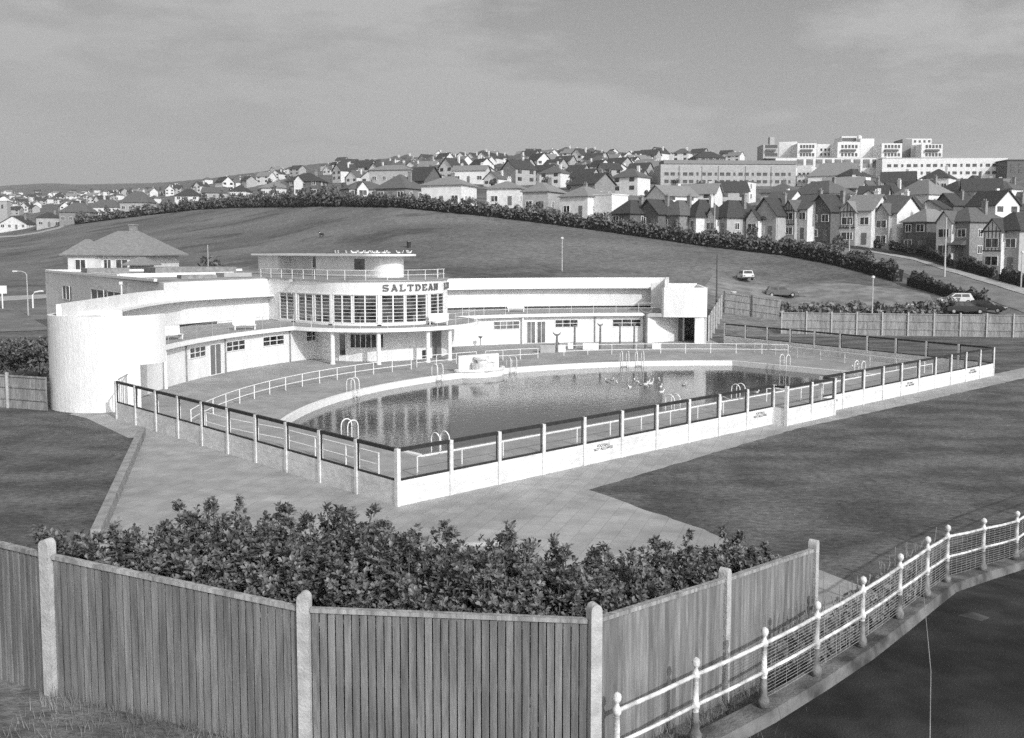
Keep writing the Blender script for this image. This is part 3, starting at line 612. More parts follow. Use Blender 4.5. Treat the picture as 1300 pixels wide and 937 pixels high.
# ------------------------------------------------------------ crescent-topped posts, boxes, drinking fountain
m_sc = mat('grey_sculpture', .17, .8, .2, 4.)
def cres(u, v, h, wd, r, label, tilt=0):
    P = PZ(u, v); t = thing('crescent_post', label, 'sculpture', P, .1, 'crescent-topped posts on the terrace')
    mb = MB(); mb.tube([(0, 0, 0), (0, 0, h)], r, 8, r1=r * .7); obj('post', mb, m_sc, t)
    pts = [(wd / 2 * math.cos(R(a)), 0, h + wd * .55 + wd * .55 * math.sin(R(a))) for a in range(190, 355, 15)]
    mb = MB(); mb.tube(pts[:6], .02, 6, r1=r * .9); mb.tube(pts[5:], r * .9, 6, r1=.02); obj('crescent', mb, m_sc, t)
cres(707, 447.5, 1.55, .75, .13, 'short thick grey post with broad upturned crescent beside the white box')
cres(729.5, 443, 2.1, .45, .12, 'grey post with small crescent, first to the right of the short thick one')
cres(762, 443.5, 2.2, .55, .12, 'grey post with small crescent standing at right end of the white planter')
cres(787, 438, 1.9, .3, .1, 'thin grey post in front of the strip window, left of the pair')
cres(805, 442.5, 2.2, .3, .1, 'thin grey post in front of the strip window, right of the pair')
cres(820, 443, 3.3, 1.25, .16, 'tallest grey post with the widest crescent near right porch')
P = PZ(717, 440); t = obj('fallen_crescent', MB().tube([(P[0] + .8 * math.cos(R(a)), P[1], .75 + .7 * math.sin(R(a))) for a in range(200, 345, 15)], .1, 6, r1=.03), m_sc)
tag(t, 'grey crescent shape lying low between the white boxes', 'sculpture')
def crate(u0, u1, v, h, d, m, label, name='planter_box', cat='planter'):
    a, b_ = PZ(u0, v), PZ(u1, v); w_ = b_[0] - a[0]; t = thing(name, label, cat, ((a[0] + b_[0]) / 2, a[1] + d / 2, 0.01))
    mb = MB(); mb.box(0, 0, 0, h - .04, w_, d); obj('box', mb, m, t); mb = MB()
    for x_, y_, ww, dd in ((0, -d / 2 + .04, w_ + .06, .08), (0, d / 2 - .04, w_ + .06, .08), (-w_ / 2 + .04, 0, .08, d - .17), (w_ / 2 - .04, 0, .08, d - .17)): mb.box(x_, y_, h - .04, h + .02, ww, dd)
    obj('rim', mb, m, t); mb = MB(); mb.box(0, 0, h - .038, h - .01, w_ - .1, d - .1); obj('soil', mb, m_dark, t)
crate(686, 705, 448, .68, .9, m_hgrey, 'grey box on terrace left of the short thick crescent post')
crate(708, 718, 447.3, .6, .6, m_white2, 'small white dark-topped box at foot of the short crescent post')
crate(721, 728.5, 443, .5, .6, m_white2, 'small white box between the first two crescent posts')
crate(740, 760, 444, .55, .7, m_white2, 'long white planter against the terrace handrail')
crate(828, 839, 443, .45, .7, m_white2, 'white box on terrace just right of the tallest crescent post')
def dfount(u, v, label):
    P = PZ(u, v); t = thing('drinking_fountain', label, 'drinking fountain', P)
    mb = MB(); mb.tube([(0, 0, 0), (0, 0, .8)], .06, 8); obj('stem', mb, m_hgrey, t); mb = MB(); mb.lathe(0, 0, [(.08, .8), (.2, .88), (.2, .98), (.16, .98)], 10); obj('bowl', mb, m_doorg, t)
dfount(323.5, 465, 'small pedestal fountain against the left curved wall'); dfount(610, 440, 'small pedestal fountain against right curved wall near tower')
# ------------------------------------------------------------ gulls
def gull_mesh(sit):
    mb = MB(); n = 8; pr = [(-.22, .0), (-.14, .05), (-.02, .085), (.08, .08), (.16, .05), (.19, .03)]; z = .16 if not sit else .03
    vs = [(x, r * math.cos(6.2832 * k / n) * .9, z + r * math.sin(6.2832 * k / n) + (0 if x < .1 else .03)) for x, r in [(a, b_ + .004) for a, b_ in pr] for k in range(n)]
    fs = [(i * n + k, (i + 1) * n + k, (i + 1) * n + (k + 1) % n, i * n + (k + 1) % n) for i in range(5) for k in range(n)]; mb.add(vs, fs)
    mb.tube([(.15, 0, z + .05), (.19, 0, z + .12)], .035, 6); c = (.21, 0, z + .16)
    mb.lathe(.21, 0, [(.012, z + .115), (.04, z + .14), (.045, z + .165), (.03, z + .2), (.008, z + .21)], 7); mb.tube([(.24, 0, z + .16), (.3, 0, z + .15)], .012, 4, r1=.004)
    wg = MB(); 
    for s in (-1, 1): wg.add([(-.3, s * .02, z + .03), (-.02, s * .095, z + .06), (.1, s * .085, z + .05), (.08, s * .04, z + .095), (-.1, s * .03, z + .1)], [(0, 1, 2, 3, 4) if s < 0 else (4, 3, 2, 1, 0)])
    lg = MB()
    if not sit: lg.tube([(.02, .03, 0), (.02, .03, z - .05)], .008, 4); lg.tube([(.02, -.03, 0), (.02, -.03, z - .05)], .008, 4)
    return mb, wg, lg
def gull(P, rz, sit, label, group, sc_=.88, src={}):
    if sit not in src:
        a, b_, c = gull_mesh(sit); t = obj('gull', a, m_gull, smooth=True); tag(t, label, 'gull', group); obj('wing', b_, m_gullw, t); 
        if not sit: obj('leg', c, m_sc, t)
        src[sit] = t; KIDS[t.name] = list(t.children); o = t
        o.location = P; o.rotation_euler.z = rz; o.scale = (sc_,) * 3; return
    t = src[sit]; o = t.copy(); C.objects.link(o); tag(o, label, 'gull', group)
    for ch in KIDS[t.name]: c = ch.copy(); C.objects.link(c); c.parent = o
    o.location = P; o.rotation_euler.z = rz; o.scale = (sc_,) * 3
def rooft(q):
    if q < 16: return W(ps + .05, t1 + 16 - q)
    a = -math.pi / 2 + (q - 16) / 2.4; return W(pc[0] + 2.45 * math.sin(a), pc[1] - 2.45 * math.cos(a))
gu = [426, 429.5, 439.5, 446, 449, 452, 456, 459, 463, 466, 471, 475, 478, 480.5, 486, 488.5, 491, 493.5, 506, 511, 518, 520, 524, 531.5]
for i, u in enumerate(gu):
    q = solve(lambda q: px(*rooft(q), 8.7)[0], min(u, 530), 0, 20.5); gull(rooft(q) + (8.68,), random.uniform(0, 6.28), False, 'white gull standing in the row along the pavilion roof edge', 'gulls lined up on the pavilion roof')
for u, v in ((770.6, 484), (777, 482.5), (783, 486), (800, 492), (808, 484), (813, 488), (820, 488), (823, 485.5), (826, 487), (829, 483), (837, 483), (839, 491), (840, 498), (868, 489)):
    gull(PZ(u, v, -.34), random.uniform(0, 6.28), True, 'white gull floating in the loose flock on the pool water', 'gulls floating on the pool', .9)
for u, v in ((960, 501), (979.6, 497), (987, 495.5), (1083, 469), (1090, 467)):
    gull(PZ(u, v, .01), random.uniform(0, 6.28), False, 'white gull standing on the near pool edge by the fence projection', 'gulls standing on the near pool edge')
# ------------------------------------------------------------ foliage helpers
def leaf_quads(pts, size, aspect=1., up=0.):
    """pts (n,3) -> randomly turned leaf-sized faces"""
    n = len(pts); a = RNG.normal(size=(n, 3)); a[:, 2] += up; a /= np.linalg.norm(a, axis=1)[:, None]; b_ = RNG.normal(size=(n, 3)); b_ = np.cross(a, b_); b_ /= np.linalg.norm(b_, axis=1)[:, None]; c = np.cross(a, b_)
    sz = size * RNG.uniform(.6, 1.3, n)[:, None]; p = np.asarray(pts)
    V = np.stack([p - b_ * sz, p + c * sz * aspect * .6, p + b_ * sz, p - c * sz * aspect * .6], 1).reshape(-1, 3)
    mb = MB(); mb.v = [tuple(x) for x in V.tolist()]; mb.f = [(4 * i, 4 * i + 1, 4 * i + 2, 4 * i + 3) for i in range(n)]; mb.m = [0] * n; return mb
def lumps(n, c, rad, k, seed_r=.5):
    """n points inside k random lumps filling an ellipsoid"""
    cs = RNG.normal(size=(k, 3)); cs /= np.linalg.norm(cs, axis=1)[:, None]; cs *= RNG.uniform(.25, .75, k)[:, None]
    i = RNG.integers(0, k, n); d = RNG.normal(size=(n, 3)); d /= np.linalg.norm(d, axis=1)[:, None]
    p = cs[i] + d * (RNG.uniform(.6, 1, n) ** .5)[:, None] * seed_r * RNG.uniform(.6, 1., k)[i][:, None]
    return np.array(c) + p * np.array(rad)
def hedge(us, h, wd, label, dens, size, bumpy=.3, m=None, offs=0., name='hedge'):
    P = []
    for u in us:
        if isinstance(u, tuple): P.append(Vector(hit(u[0], u[1], u[2]))); continue
        k = (u - 650) / F; p = prof(k); D = p[2][0] + offs; P.append(Vector((k * D, D, zprof(p, D))))
    cum = [0]
    for a, b_ in zip(P, P[1:]): cum.append(cum[-1] + (b_ - a).length)
    L = cum[-1]; n = int(L * dens); s = np.sort(RNG.uniform(0, L, n)); arr = np.array([tuple(p) for p in P]); cu = np.array(cum)
    base = np.stack([np.interp(s, cu, arr[:, i]) for i in range(3)], 1)
    hh = h * (1 + bumpy * np.sin(s * 1.1 + np.sin(s * .37) * 3) * .5 + bumpy * np.sin(s * 2.7) * .25 + bumpy * 1.2 * np.maximum(0, np.sin(s * .23 + 1.) * np.sin(s * .61)) - bumpy * .6)
    th = RNG.uniform(0, math.pi, n); r = RNG.uniform(.55, 1, n) ** .5
    base[:, 0] += np.cos(th) * r * wd / 2 * .3; base[:, 1] += np.cos(th) * r * wd / 2; base[:, 2] += .1 + np.sin(th) ** .6 * r * hh
    root = thing(name, label, 'hedge', tuple(P[0])); o = obj('foliage', leaf_quads(base, size), m or m_hedge, root, tuple(P[0]))
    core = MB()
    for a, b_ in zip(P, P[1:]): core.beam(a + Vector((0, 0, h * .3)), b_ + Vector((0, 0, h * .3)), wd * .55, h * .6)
    obj('shade_core', core, m_shade, root, tuple(P[0]))  # solid near-black core, painted shade behind the hedge leaves
hedge(list(range(100, 441, 12)), 3.6, 3.2, 'row of rounded dark bushes along far left top of the field', 42, .5, .7)
hedge(list(range(440, 1141, 10)), 2.8, 2.8, 'long dark hedge below the houses across the middle of the field', 75, .28, .3)
hedge(list(range(1156, 1256, 8)), 1.9, 2.2, 'dark hedge between right-hand road and the parked cars', 90, .25, .3)
hedge([(1062, 309, 158), (1100, 313, 152), (1135, 318, 148), (1158, 322, 145)], 1.7, 2., 'dark garden hedge across the road in front of palest-roofed houses', 110, .25, .25)
hedge([(1166, 323, 144), (1195, 333, 138), (1206, 338, 136)], 1.6, 1.8, 'dark garden hedge in front of the dark brick house', 120, .25, .3)
hedge([(1218, 341, 134), (1245, 348, 130), (1262, 353, 128)], 1.7, 1.8, 'dark garden hedge in front of the sweeping-roofed house', 120, .25, .3)
hedge([(1272, 357, 126), (1300, 364, 124), (1335, 374, 120)], 1.6, 1.8, 'dark garden hedge before the tudor-style house at photo edge', 120, .25, .3)
def scrub(u0, u1, v, h, label, D=None):
    n = 2500; us = RNG.uniform(u0, u1, n); pts = []
    for u in us: 
        P = PY(u, v, D); pts.append((P[0] + RNG.normal() * .3, P[1] + RNG.normal() * .7, ground(P[0], P[1]) + h * abs(RNG.uniform(0, 1)) * (1 + .4 * math.sin(u * .21) + .2 * math.sin(u * .7))))
    c = PY((u0 + u1) / 2, v, D); root = thing('low_scrub', label, 'scrub', (c[0], c[1], ground(c[0], c[1])))
    obj('foliage', leaf_quads(pts, .3), m_scrub, root, (c[0], c[1], ground(c[0], c[1])))
scrub(925, 962, 402, .8, 'short patch of low scrub behind rear fence below the light hatchback', 121); scrub(965, 1100, 402, 1.15, 'long low scrub strip behind rear fence under the brown car', 119); scrub(1112, 1215, 402, 1.1, 'low scrub strip behind rear fence left of the parked cars', 117)
# ------------------------------------------------------------ roads and tracks draped on the slope
def ribbon(name, prs, m, dm=lambda u: 106, lift=.05, sub=6):
    mb = MB(); A = []; 
    for (n0, f0), (n1, f1) in zip(prs, prs[1:]):
        for i in range(sub + (1 if (n1, f1) == prs[-1] else 0)):
            w_ = i / sub; A.append(((n0[0] + (n1[0] - n0[0]) * w_, n0[1] + (n1[1] - n0[1]) * w_), (f0[0] + (f1[0] - f0[0]) * w_, f0[1] + (f1[1] - f0[1]) * w_)))
    K_ = 5; vs = []
    for a, b_ in A:
        p, q = Vector(hit(*a, dm(a[0]))), Vector(hit(*b_, dm(b_[0])))
        for j in range(K_ + 1): r_ = p.lerp(q, j / K_); vs.append((r_.x, r_.y, ground(r_.x, r_.y) + lift))
    mb.add(vs, [(i * (K_ + 1) + j, (i + 1) * (K_ + 1) + j, (i + 1) * (K_ + 1) + j + 1, i * (K_ + 1) + j + 1) for i in range(len(A) - 1) for j in range(K_)])
    return struct(name, mb, m)
dmR = lambda u: np.interp((u - 650) / F, [k for k, p in PROF], [p[2][0] for k, p in PROF]) + 2
m_track = mat('worn_grass_track', .20, .95, .2, .6, .3, 8., var2=.1)
m_gravel = mat('pale_path', .36, .9, .15, 1.)
m_verge = mat('dark_verge', .035, .95, .4, 1., .4, 6.)
ribbon('road', [((1060, 323), (1050, 312)), ((1110, 336), (1100, 320)), ((1180, 358), (1160, 331)), ((1240, 376), (1205, 346)), ((1300, 398), (1255, 361)), ((1380, 425), (1320, 381))], m_road, dmR)
ribbon('pavement', [((1100, 320), (1098, 318)), ((1160, 331), (1160, 328.5)), ((1205, 346), (1208, 342)), ((1255, 361), (1262, 357)), ((1320, 381), (1335, 376))], m_gravel, dmR, .12)
ribbon('verge', [((1045, 311), (1040, 305)), ((1098, 318), (1100, 306)), ((1160, 328), (1165, 312)), ((1208, 341.5), (1215, 318)), ((1262, 356), (1270, 336)), ((1335, 375), (1345, 350))], m_verge, dmR, .06)
ribbon('grass_track', [((890, 372), (905, 350)), ((960, 388), (950, 362)), ((1020, 395), (1000, 362)), ((1080, 396), (1070, 360)), ((1130, 396), (1130, 366)), ((1190, 396), (1180, 374))], m_track, lift=.03)
ribbon('road', [((-60, 386), (-60, 379)), ((0, 383), (0, 377)), ((60, 379), (60, 374)), ((110, 376), (110, 371))], m_gravel)
ribbon('forecourt', [((-60, 422), (-60, 400)), ((0, 422), (0, 398)), ((30, 421), (30, 391)), ((60, 420), (60, 388))], m_road)
ribbon('pale_path', [((-20, 303.5), (-20, 301)), ((20, 301.5), (20, 299.5)), ((50, 297), (50, 295)), ((75, 291.5), (72, 289.5)), ((82, 288), (80, 286.6))], m_gravel, lambda u: 250, .08)
# dark patches of rank grass on the field
m_rank = mat('rank_grass', .075, .95, .3, .6, .4, 6.)
# ------------------------------------------------------------ houses
def roof_geo(kind, w, d, h0, hr, ov=.45):
    mb = MB(); a, b_ = w / 2 + ov, d / 2 + ov; t = .14
    if kind == 'hip':
        r = max(.3, a - b_ * .95) if a > b_ else .25; ry = 0 if a > b_ else max(.3, b_ - a * .95)
        E = [(-a, -b_, h0), (a, -b_, h0), (a, b_, h0), (-a, b_, h0)]; Rg = [(-r, -ry, h0 + hr), (r, -ry, h0 + hr), (r, ry, h0 + hr), (-r, ry, h0 + hr)]
        mb.add(E + Rg, [(0, 1, 5, 4), (1, 2, 6, 5), (2, 3, 7, 6), (3, 0, 4, 7), (4, 5, 6, 7)])
        mb.add([(x, y, z - t) for x, y, z in E] + E, [(3, 2, 1, 0), (0, 1, 5, 4), (1, 2, 6, 5), (2, 3, 7, 6), (3, 0, 4, 7)])
    elif kind in ('side', 'front'):
        if kind == 'front': a, b_ = b_, a
        f = (lambda x, y, z: (x, y, z)) if kind == 'side' else (lambda x, y, z: (-y, x, z))
        for s in (-1, 1):
            P = [(-a, s * b_, h0 - .15), (a, s * b_, h0 - .15), (a, 0, h0 + hr), (-a, 0, h0 + hr)]
            Q = [(x, y, z + t + .02) for x, y, z in P]; fs = [(0, 1, 2, 3), (7, 6, 5, 4), (0, 4, 5, 1), (1, 5, 6, 2), (2, 6, 7, 3), (3, 7, 4, 0)]
            if s > 0: fs = [x[::-1] for x in fs]
            mb.add([f(*p) for p in P + Q], [x[::-1] for x in fs])
    else: mb.box(0, 0, h0, h0 + .25, w + .3, d + .3)
    return mb
def wall_geo(kind, w, d, h, hr, down=3.):
    mb = MB(); mb.box(0, 0, -down, h, w, d)
    if kind == 'side':
        for s in (-1, 1): x = s * w / 2; mb.add([(x, -d / 2, h), (x, d / 2, h), (x, 0, h + hr * .97), (x - s * .2, -d / 2, h), (x - s * .2, d / 2, h), (x - s * .2, 0, h + hr * .97)], [(0, 1, 2) if s > 0 else (2, 1, 0), (3, 4, 5)])
    if kind == 'front':
        for s in (-1, 1): y = s * d / 2; mb.add([(-w / 2, y, h), (w / 2, y, h), (0, y, h + hr * .97), (-w / 2, y - s * .2, h), (w / 2, y - s * .2, h), (0, y - s * .2, h + hr * .97)], [(0, 1, 2) if s < 0 else (2, 1, 0), (3, 4, 5)])
    return mb
def pane_geo(x, y, z, w, h, face, d=.03):
    mb = MB(); 
    if face == 'f': mb.box(x, y - d / 2, z, z + h, w, d)
    else: mb.box(x + (d / 2 if face == 'r' else -d / 2), y, z, z + h, d, w)
    return mb
def frame_geo(x, y, z, w, h, face):
    mb = MB(); e = .09
    def bx(c, zz0, zz1, ww):
        if face == 'f': mb.box(x + c, y - .05, zz0, zz1, ww, .1)
        else: s = 1 if face == 'r' else -1; mb.box(x + s * .05, y + c, zz0, zz1, .1, ww)
    bx(-w / 2 - e / 2, z - e, z + h + e, e); bx(w / 2 + e / 2, z - e, z + h + e, e); bx(0, z - e, z - .002, w - .004); bx(0, z + h + .002, z + h + e, w - .004); bx(0, z, z + h, .07)
    return mb
def house(P, rz, w, d, h, hr, kind, wm, rm, label, group=None, bay=None, chim=(.25,), timber=False, storeys=None, sidewin='lr', name='house', porch=None, ext=None, lowbrick=False):
    t = thing(name, label, 'house', P, rz, group); st_ = storeys or max(1, round(h / 2.7))
    obj('wall', wall_geo(kind, w, d, h, hr), wm, t); rf = obj('roof', roof_geo(kind, w, d, h, hr), rm, t)
    for cx in chim:
        mb = MB(); ch = h + hr + random.uniform(.4, .9); mb.box(cx * w, .1 * d, h + .2, ch, .75, .55); mb.box(cx * w, .1 * d, ch, ch + .12, .9, .7)
        for k in (-.2, .2): mb.tube([(cx * w + k, .1 * d, ch + .12), (cx * w + k, .1 * d, ch + .5)], .11, 6)
        obj('chimney', mb, m_brickm if wm is not m_hwhite or random.random() < .5 else m_hwhite, rf)
    n = max(2, round(w / 3.2)); 
    for s in range(st_):
        z = .9 + s * 2.65
        if z + 1.2 > h + .1: break
        for i in range(n):
            x = (i + .5) / n * w - w / 2; ww = 1.5 if (i + s) % 2 == 0 else 1.1
            if bay is not None and abs(x - bay * w) < 1.6: continue
            if s == 0 and i == n // 2:
                dr = obj('door', pane_geo(x, -d / 2, 0, .95, 2.05, 'f', .05), m_doorg, t); obj('handle', MB().box(x + .35, -d / 2 - .07, 1., 1.1, .08, .05), m_white2, dr); continue
            wn = obj('window', pane_geo(x, -d / 2, z, ww, 1.2, 'f'), m_glass, t); obj('frame', frame_geo(x, -d / 2, z, ww, 1.2, 'f'), m_white2, wn)
        for f_ in sidewin:
            xx = w / 2 if f_ == 'r' else -w / 2
            for y in ((-d * .22, d * .22) if d > 7 else (0,)):
                wn = obj('window', pane_geo(xx, y, z, 1., 1.15, f_), m_glass, t); obj('frame', frame_geo(xx, y, z, 1., 1.15, f_), m_white2, wn)
    if bay is not None:   # projecting gabled bay
        bw, bh = 3., h * .98; x = bay * w; y = -d / 2 - .9
        mb = MB(); mb.box(x, -d / 2 - .45 + .002, -3, bh, bw, .9); mb.add([(x - bw / 2, y, bh), (x + bw / 2, y, bh), (x, y, bh + 1.7)], [(0, 1, 2)]); by = obj('bay', mb, m_hwhite if wm is not m_hwhite else m_hgrey, t)
        mb = MB(); 
        for s in (-1, 1):
            A_ = [(x + s * (bw / 2 + .25), y - .3, bh - .25), (x, y - .3, bh + 1.8), (x, 0, bh + 1.8), (x + s * (bw / 2 + .25), 0, bh - .25)]; Q_ = [(a, b_, c + .14) for a, b_, c in A_]
            mb.add(A_ + Q_, [(0, 1, 2, 3), (4, 5, 6, 7), (0, 1, 5, 4), (3, 2, 6, 7), (0, 3, 7, 4)])
        obj('bay_roof', mb, rm, by)
        for s in range(st_):
            z = .9 + s * 2.65
            if z + 1.2 < bh: wn = obj('window', pane_geo(x, y, z, 2., 1.25, 'f'), m_glass, t); obj('frame', frame_geo(x, y, z, 2., 1.25, 'f'), m_white2, wn)
        if timber:
            mb = MB(); yy = y - .03
            for k in range(-2, 3): mb.beam((x + k * .6, yy, h * .5 + .1), (x + k * .6, yy, bh + max(0, 1.4 - abs(k) * .7)), .1, .06)
            mb.beam((x - bw / 2, yy - .03, h * .5), (x + bw / 2, yy - .03, h * .5), .06, .16); mb.beam((x - bw / 2, yy - .035, bh), (x + bw / 2, yy - .035, bh), .06, .14); obj('timber_frame', mb, m_dark, by)
    if porch is not None:
        mb = MB(); x = porch * w; mb.add([(x - 1.6, -d / 2 - 1.3, 2.3), (x + 1.6, -d / 2 - 1.3, 2.3), (x + 1.6, -d / 2, 3.1), (x - 1.6, -d / 2, 3.1), (x - 1.6, -d / 2 - 1.3, 2.2), (x + 1.6, -d / 2 - 1.3, 2.2), (x + 1.6, -d / 2, 2.2), (x - 1.6, -d / 2, 2.2)], [(0, 1, 2, 3), (4, 5, 1, 0), (7, 6, 5, 4), (5, 6, 2, 1), (7, 4, 0, 3)]); obj('porch', mb, rm, t)
    if ext is not None:
        s, ww, hh = ext; x = s * (w / 2 + ww / 2); mb = MB(); mb.box(x, .8, -3, hh, ww, d * .7); mb.box(x, .8, hh, hh + .2, ww + .25, d * .7 + .25); obj('extension', mb, m_hwhite, t)
    return t
Wt, Gy, Bk, Bm = m_hwhite, m_hgrey, m_brick, m_brickm; Dk, Md, Lt = m_rd, m_rm, m_rl
# u0, u1, ridge, eave, base, kind, wall, roof, turn (deg), options, label
HL = [
 (80, 121, 258, 270, 284, 'hip', Bm, Md, 10, {}, 'dark brick hipped bungalow at the top end of pale left path'),
 (46, 79, 270, 277, 290, 'hip', Gy, Dk, -15, {}, 'low dark-roofed bungalow left of the path end, second from photo edge'),
 (4, 42, 275, 285, 293, 'front', Wt, Dk, 12, {}, 'white-gabled bungalow at the extreme left above the pale path'),
 (116, 157, 254, 264, 274, 'hip', Wt, Md, 8, {'chim': (-.1, .3)}, 'bungalow with white wall strip behind bushes, left of the lone bungalow roof'),
 (156, 196, 244, 258, 270, 'hip', Gy, Md, 14, {}, 'grey hipped house above bushes behind the bungalow roof'),
 (225, 256, 241, 250, 258, 'hip', Wt, Dk, 5, {}, 'low bungalow with three white window bays on left skyline row'),
 (259, 290, 239, 246, 256, 'side', Gy, Md, 0, {}, 'long low bungalow with pale dormer roof above left hedge'),
 (294, 318, 236, 244, 254, 'hip', Wt, Dk, 10, {}, 'small dark-roofed bungalow between pale dormer bungalow and white hipped one'),
 (333, 368, 231.5, 240, 252, 'hip', Wt, Lt, 20, {'chim': (.1,)}, 'white hipped bungalow with pale roof and tall white chimney'),
 (367, 414, 221, 232, 252, 'hip', Bk, Dk, 12, {'bay': -.1}, 'large brick house with a tall white gabled bay above hedge'),
 (431, 494, 231, 242, 255, 'hip', Gy, Md, -25, {'bay': -.2}, 'wide hipped bungalow left of centre behind the hedge'),
 (481, 537, 223, 241, 257, 'hip', Bm, Md, 30, {}, 'brick house with pyramid roof beside the wide hipped bungalow'),
 (519, 560, 214, 232, 246, 'side', Bk, Dk, 35, {}, 'dark gable-ended brick house behind the white two-storey one'),
 (538, 603, 225, 237, 263, 'hip', Wt, Lt, 22, {'chim': (.05,)}, 'broad white two-storey house with pale hipped roof left of centre'),
 (471, 528, 211, 218, 234, 'hip', Gy, Lt, 15, {}, 'long pale-roofed terrace above the pyramid-roofed house'),
 (540, 578, 210, 217, 230, 'hip', Bm, Md, 20, {}, 'pale-roofed brick house on upper row above the dark gable'),
 (575, 622, 212, 219, 234, 'side', Wt, Lt, 12, {'chim': (-.3, .3)}, 'white terrace with many windows on the upper row left of centre'),
 (620, 670, 231.5, 241, 263, 'hip', Wt, Lt, 18, {'chim': (0,)}, 'white two-storey house with bay window standing left of the twin grey ones'),
 (666, 716, 233, 245, 270, 'hip', Gy, Lt, 28, {'chim': (.15,)}, 'grey two-storey house with arched porch between two white ones'),
 (714, 773, 238, 251, 276, 'hip', Wt, Lt, 38, {'chim': (-.1,), 'ext': (1, 4.5, 4.2)}, 'white two-storey house with bright flat-roofed block to its right'),
 (727, 778, 222, 236, 256, 'side', Bm, Dk, 40, {}, 'dark-roofed house rising behind the white two-storey one'),
 (783, 826, 255, 272, 290, 'hip', Bk, Dk, 35, {}, 'dark bungalow with pale right hip, first in the dark-roofed row'),
 (822, 852, 255, 273, 292, 'front', Bk, Dk, 30, {}, 'narrow dark gabled bungalow, second in the dark-roofed row'),
 (846, 884, 255, 274, 294, 'hip', Bm, Md, 32, {}, 'brick bungalow with mid-grey roof and brick chimney, third in dark-roofed row'),
 (872, 915, 254, 276, 296, 'hip', Wt, Dk, 48, {}, 'bungalow with large pale hip and white wall under the tall pole'),
 (905, 962, 255, 277, 299, 'hip', Gy, Dk, 42, {'bay': -.2}, 'dark-roofed bungalow with twin white bays, right of the tall pole'),
 (948, 1006, 263, 279, 301, 'hip', Gy, Dk, 38, {'bay': .1}, 'dark low bungalow with wide white windows left of timbered house'),
 (960, 1009, 253, 275, 303, 'front', Gy, Dk, 30, {}, 'dark gabled bungalow with pale dormer behind hedge at right of centre'),
 (1008, 1052, 249, 267, 305, 'side', Wt, Md, 42, {'bay': -.25, 'timber': True}, 'half-timbered house with a projecting square window above the hedge'),
 (1038, 1078, 249, 270, 308, 'front', Bk, Dk, 40, {}, 'dark steep-roofed house between timbered house and pale-roofed one'),
 (1072, 1128, 249, 269, 312, 'side', Wt, Lt, 20, {'bay': -.3, 'timber': True}, 'white two-storey house with the palest roof and timbered gable'),
 (1118, 1158, 251, 272, 316, 'side', Wt, Md, 35, {'bay': .0}, 'white two-storey house immediately right of the palest roof'),
 (1152, 1204, 266, 282, 322, 'hip', Bk, Lt, 40, {'chim': (-.35,)}, 'dark brick house with pale hip roof facing the road'),
 (1198, 1268, 264, 282, 330, 'hip', Bm, Md, 40, {'bay': -.2, 'porch': .15}, 'big house with sweeping roof and white porch beside the lamp pole'),
 (1257, 1330, 270, 293, 345, 'hip', Gy, Dk, 35, {'bay': -.2, 'timber': True}, 'tudor-style house with timber framing at the right photo edge'),
 (967, 1021, 234, 246, 266, 'hip', Gy, Md, 15, {'chim': (0,)}, 'tall grey hipped house with white chimney in second row'),
 (1006, 1076, 231, 248, 268, 'hip', Wt, Md, 40, {}, 'wide mid-grey roofed house in second row above timbered house'),
 (905, 931, 236, 239, 258, 'flat', Gy, Dk, 10, {'chim': ()}, 'flat-roofed modern house with wide dark windows in second row'),
 (930, 953, 231, 233, 258, 'flat', Wt, Md, 30, {'chim': ()}, 'tall narrow white flat-roofed house in second row'),
 (853, 907, 235, 246, 262, 'side', Bm, Dk, 50, {}, 'long dark roof with pale gable end below the long apartment block'),
 (1027, 1098, 208, 225, 240, 'hip', Wt, Lt, 5, {'chim': (.1,)}, 'large pale hipped roof with broad brick chimney below the hotel'),
 (1065, 1102, 216, 225, 244, 'hip', Wt, Dk, 35, {}, 'white-walled house with dark hip right of the broad brick chimney'),
 (1088, 1124, 231, 246, 262, 'front', Bm, Md, 30, {'bay': 0, 'timber': True}, 'small timbered gable house in the second row behind palest roof'),
 (1120, 1146, 234, 248, 268, 'front', Wt, Dk, 30, {'bay': 0, 'timber': True}, 'white timbered gable directly right of the small timbered gable'),
 (1140, 1202, 230, 249, 272, 'hip', Wt, Lt, 42, {}, 'wide pale-roofed house in second row below long hotel wing'),
 (1170, 1212, 216, 228, 244, 'hip', Wt, Dk, 15, {}, 'dark pyramid roof against middle of the long hotel wing'),
 (1191, 1239, 231, 244, 258, 'hip', Wt, Dk, 40, {'chim': (.1,)}, 'dark hipped house right of the wide pale roof'),
 (1221, 1252, 224, 238, 252, 'hip', Wt, Dk, 30, {}, 'dark steep roof below right end of the hotel wing'),
 (1246, 1300, 231, 242, 262, 'hip', Wt, Md, 30, {}, 'pale low hipped house below dark brick flats'),
 (1190, 1232, 247, 262, 280, 'front', Bk, Dk, 40, {}, 'cluster house with twin dark gables behind the sweeping roof'),
 (1262, 1310, 250, 268, 285, 'hip', Bm, Dk, 35, {}, 'brick house with dark roof behind the tudor-style house'),
 (1225, 1265, 250, 262, 280, 'flat', Bm, Md, 20, {'chim': (.3,)}, 'flat-topped brick house between twin gables and tudor-style house'),
]
placed = []
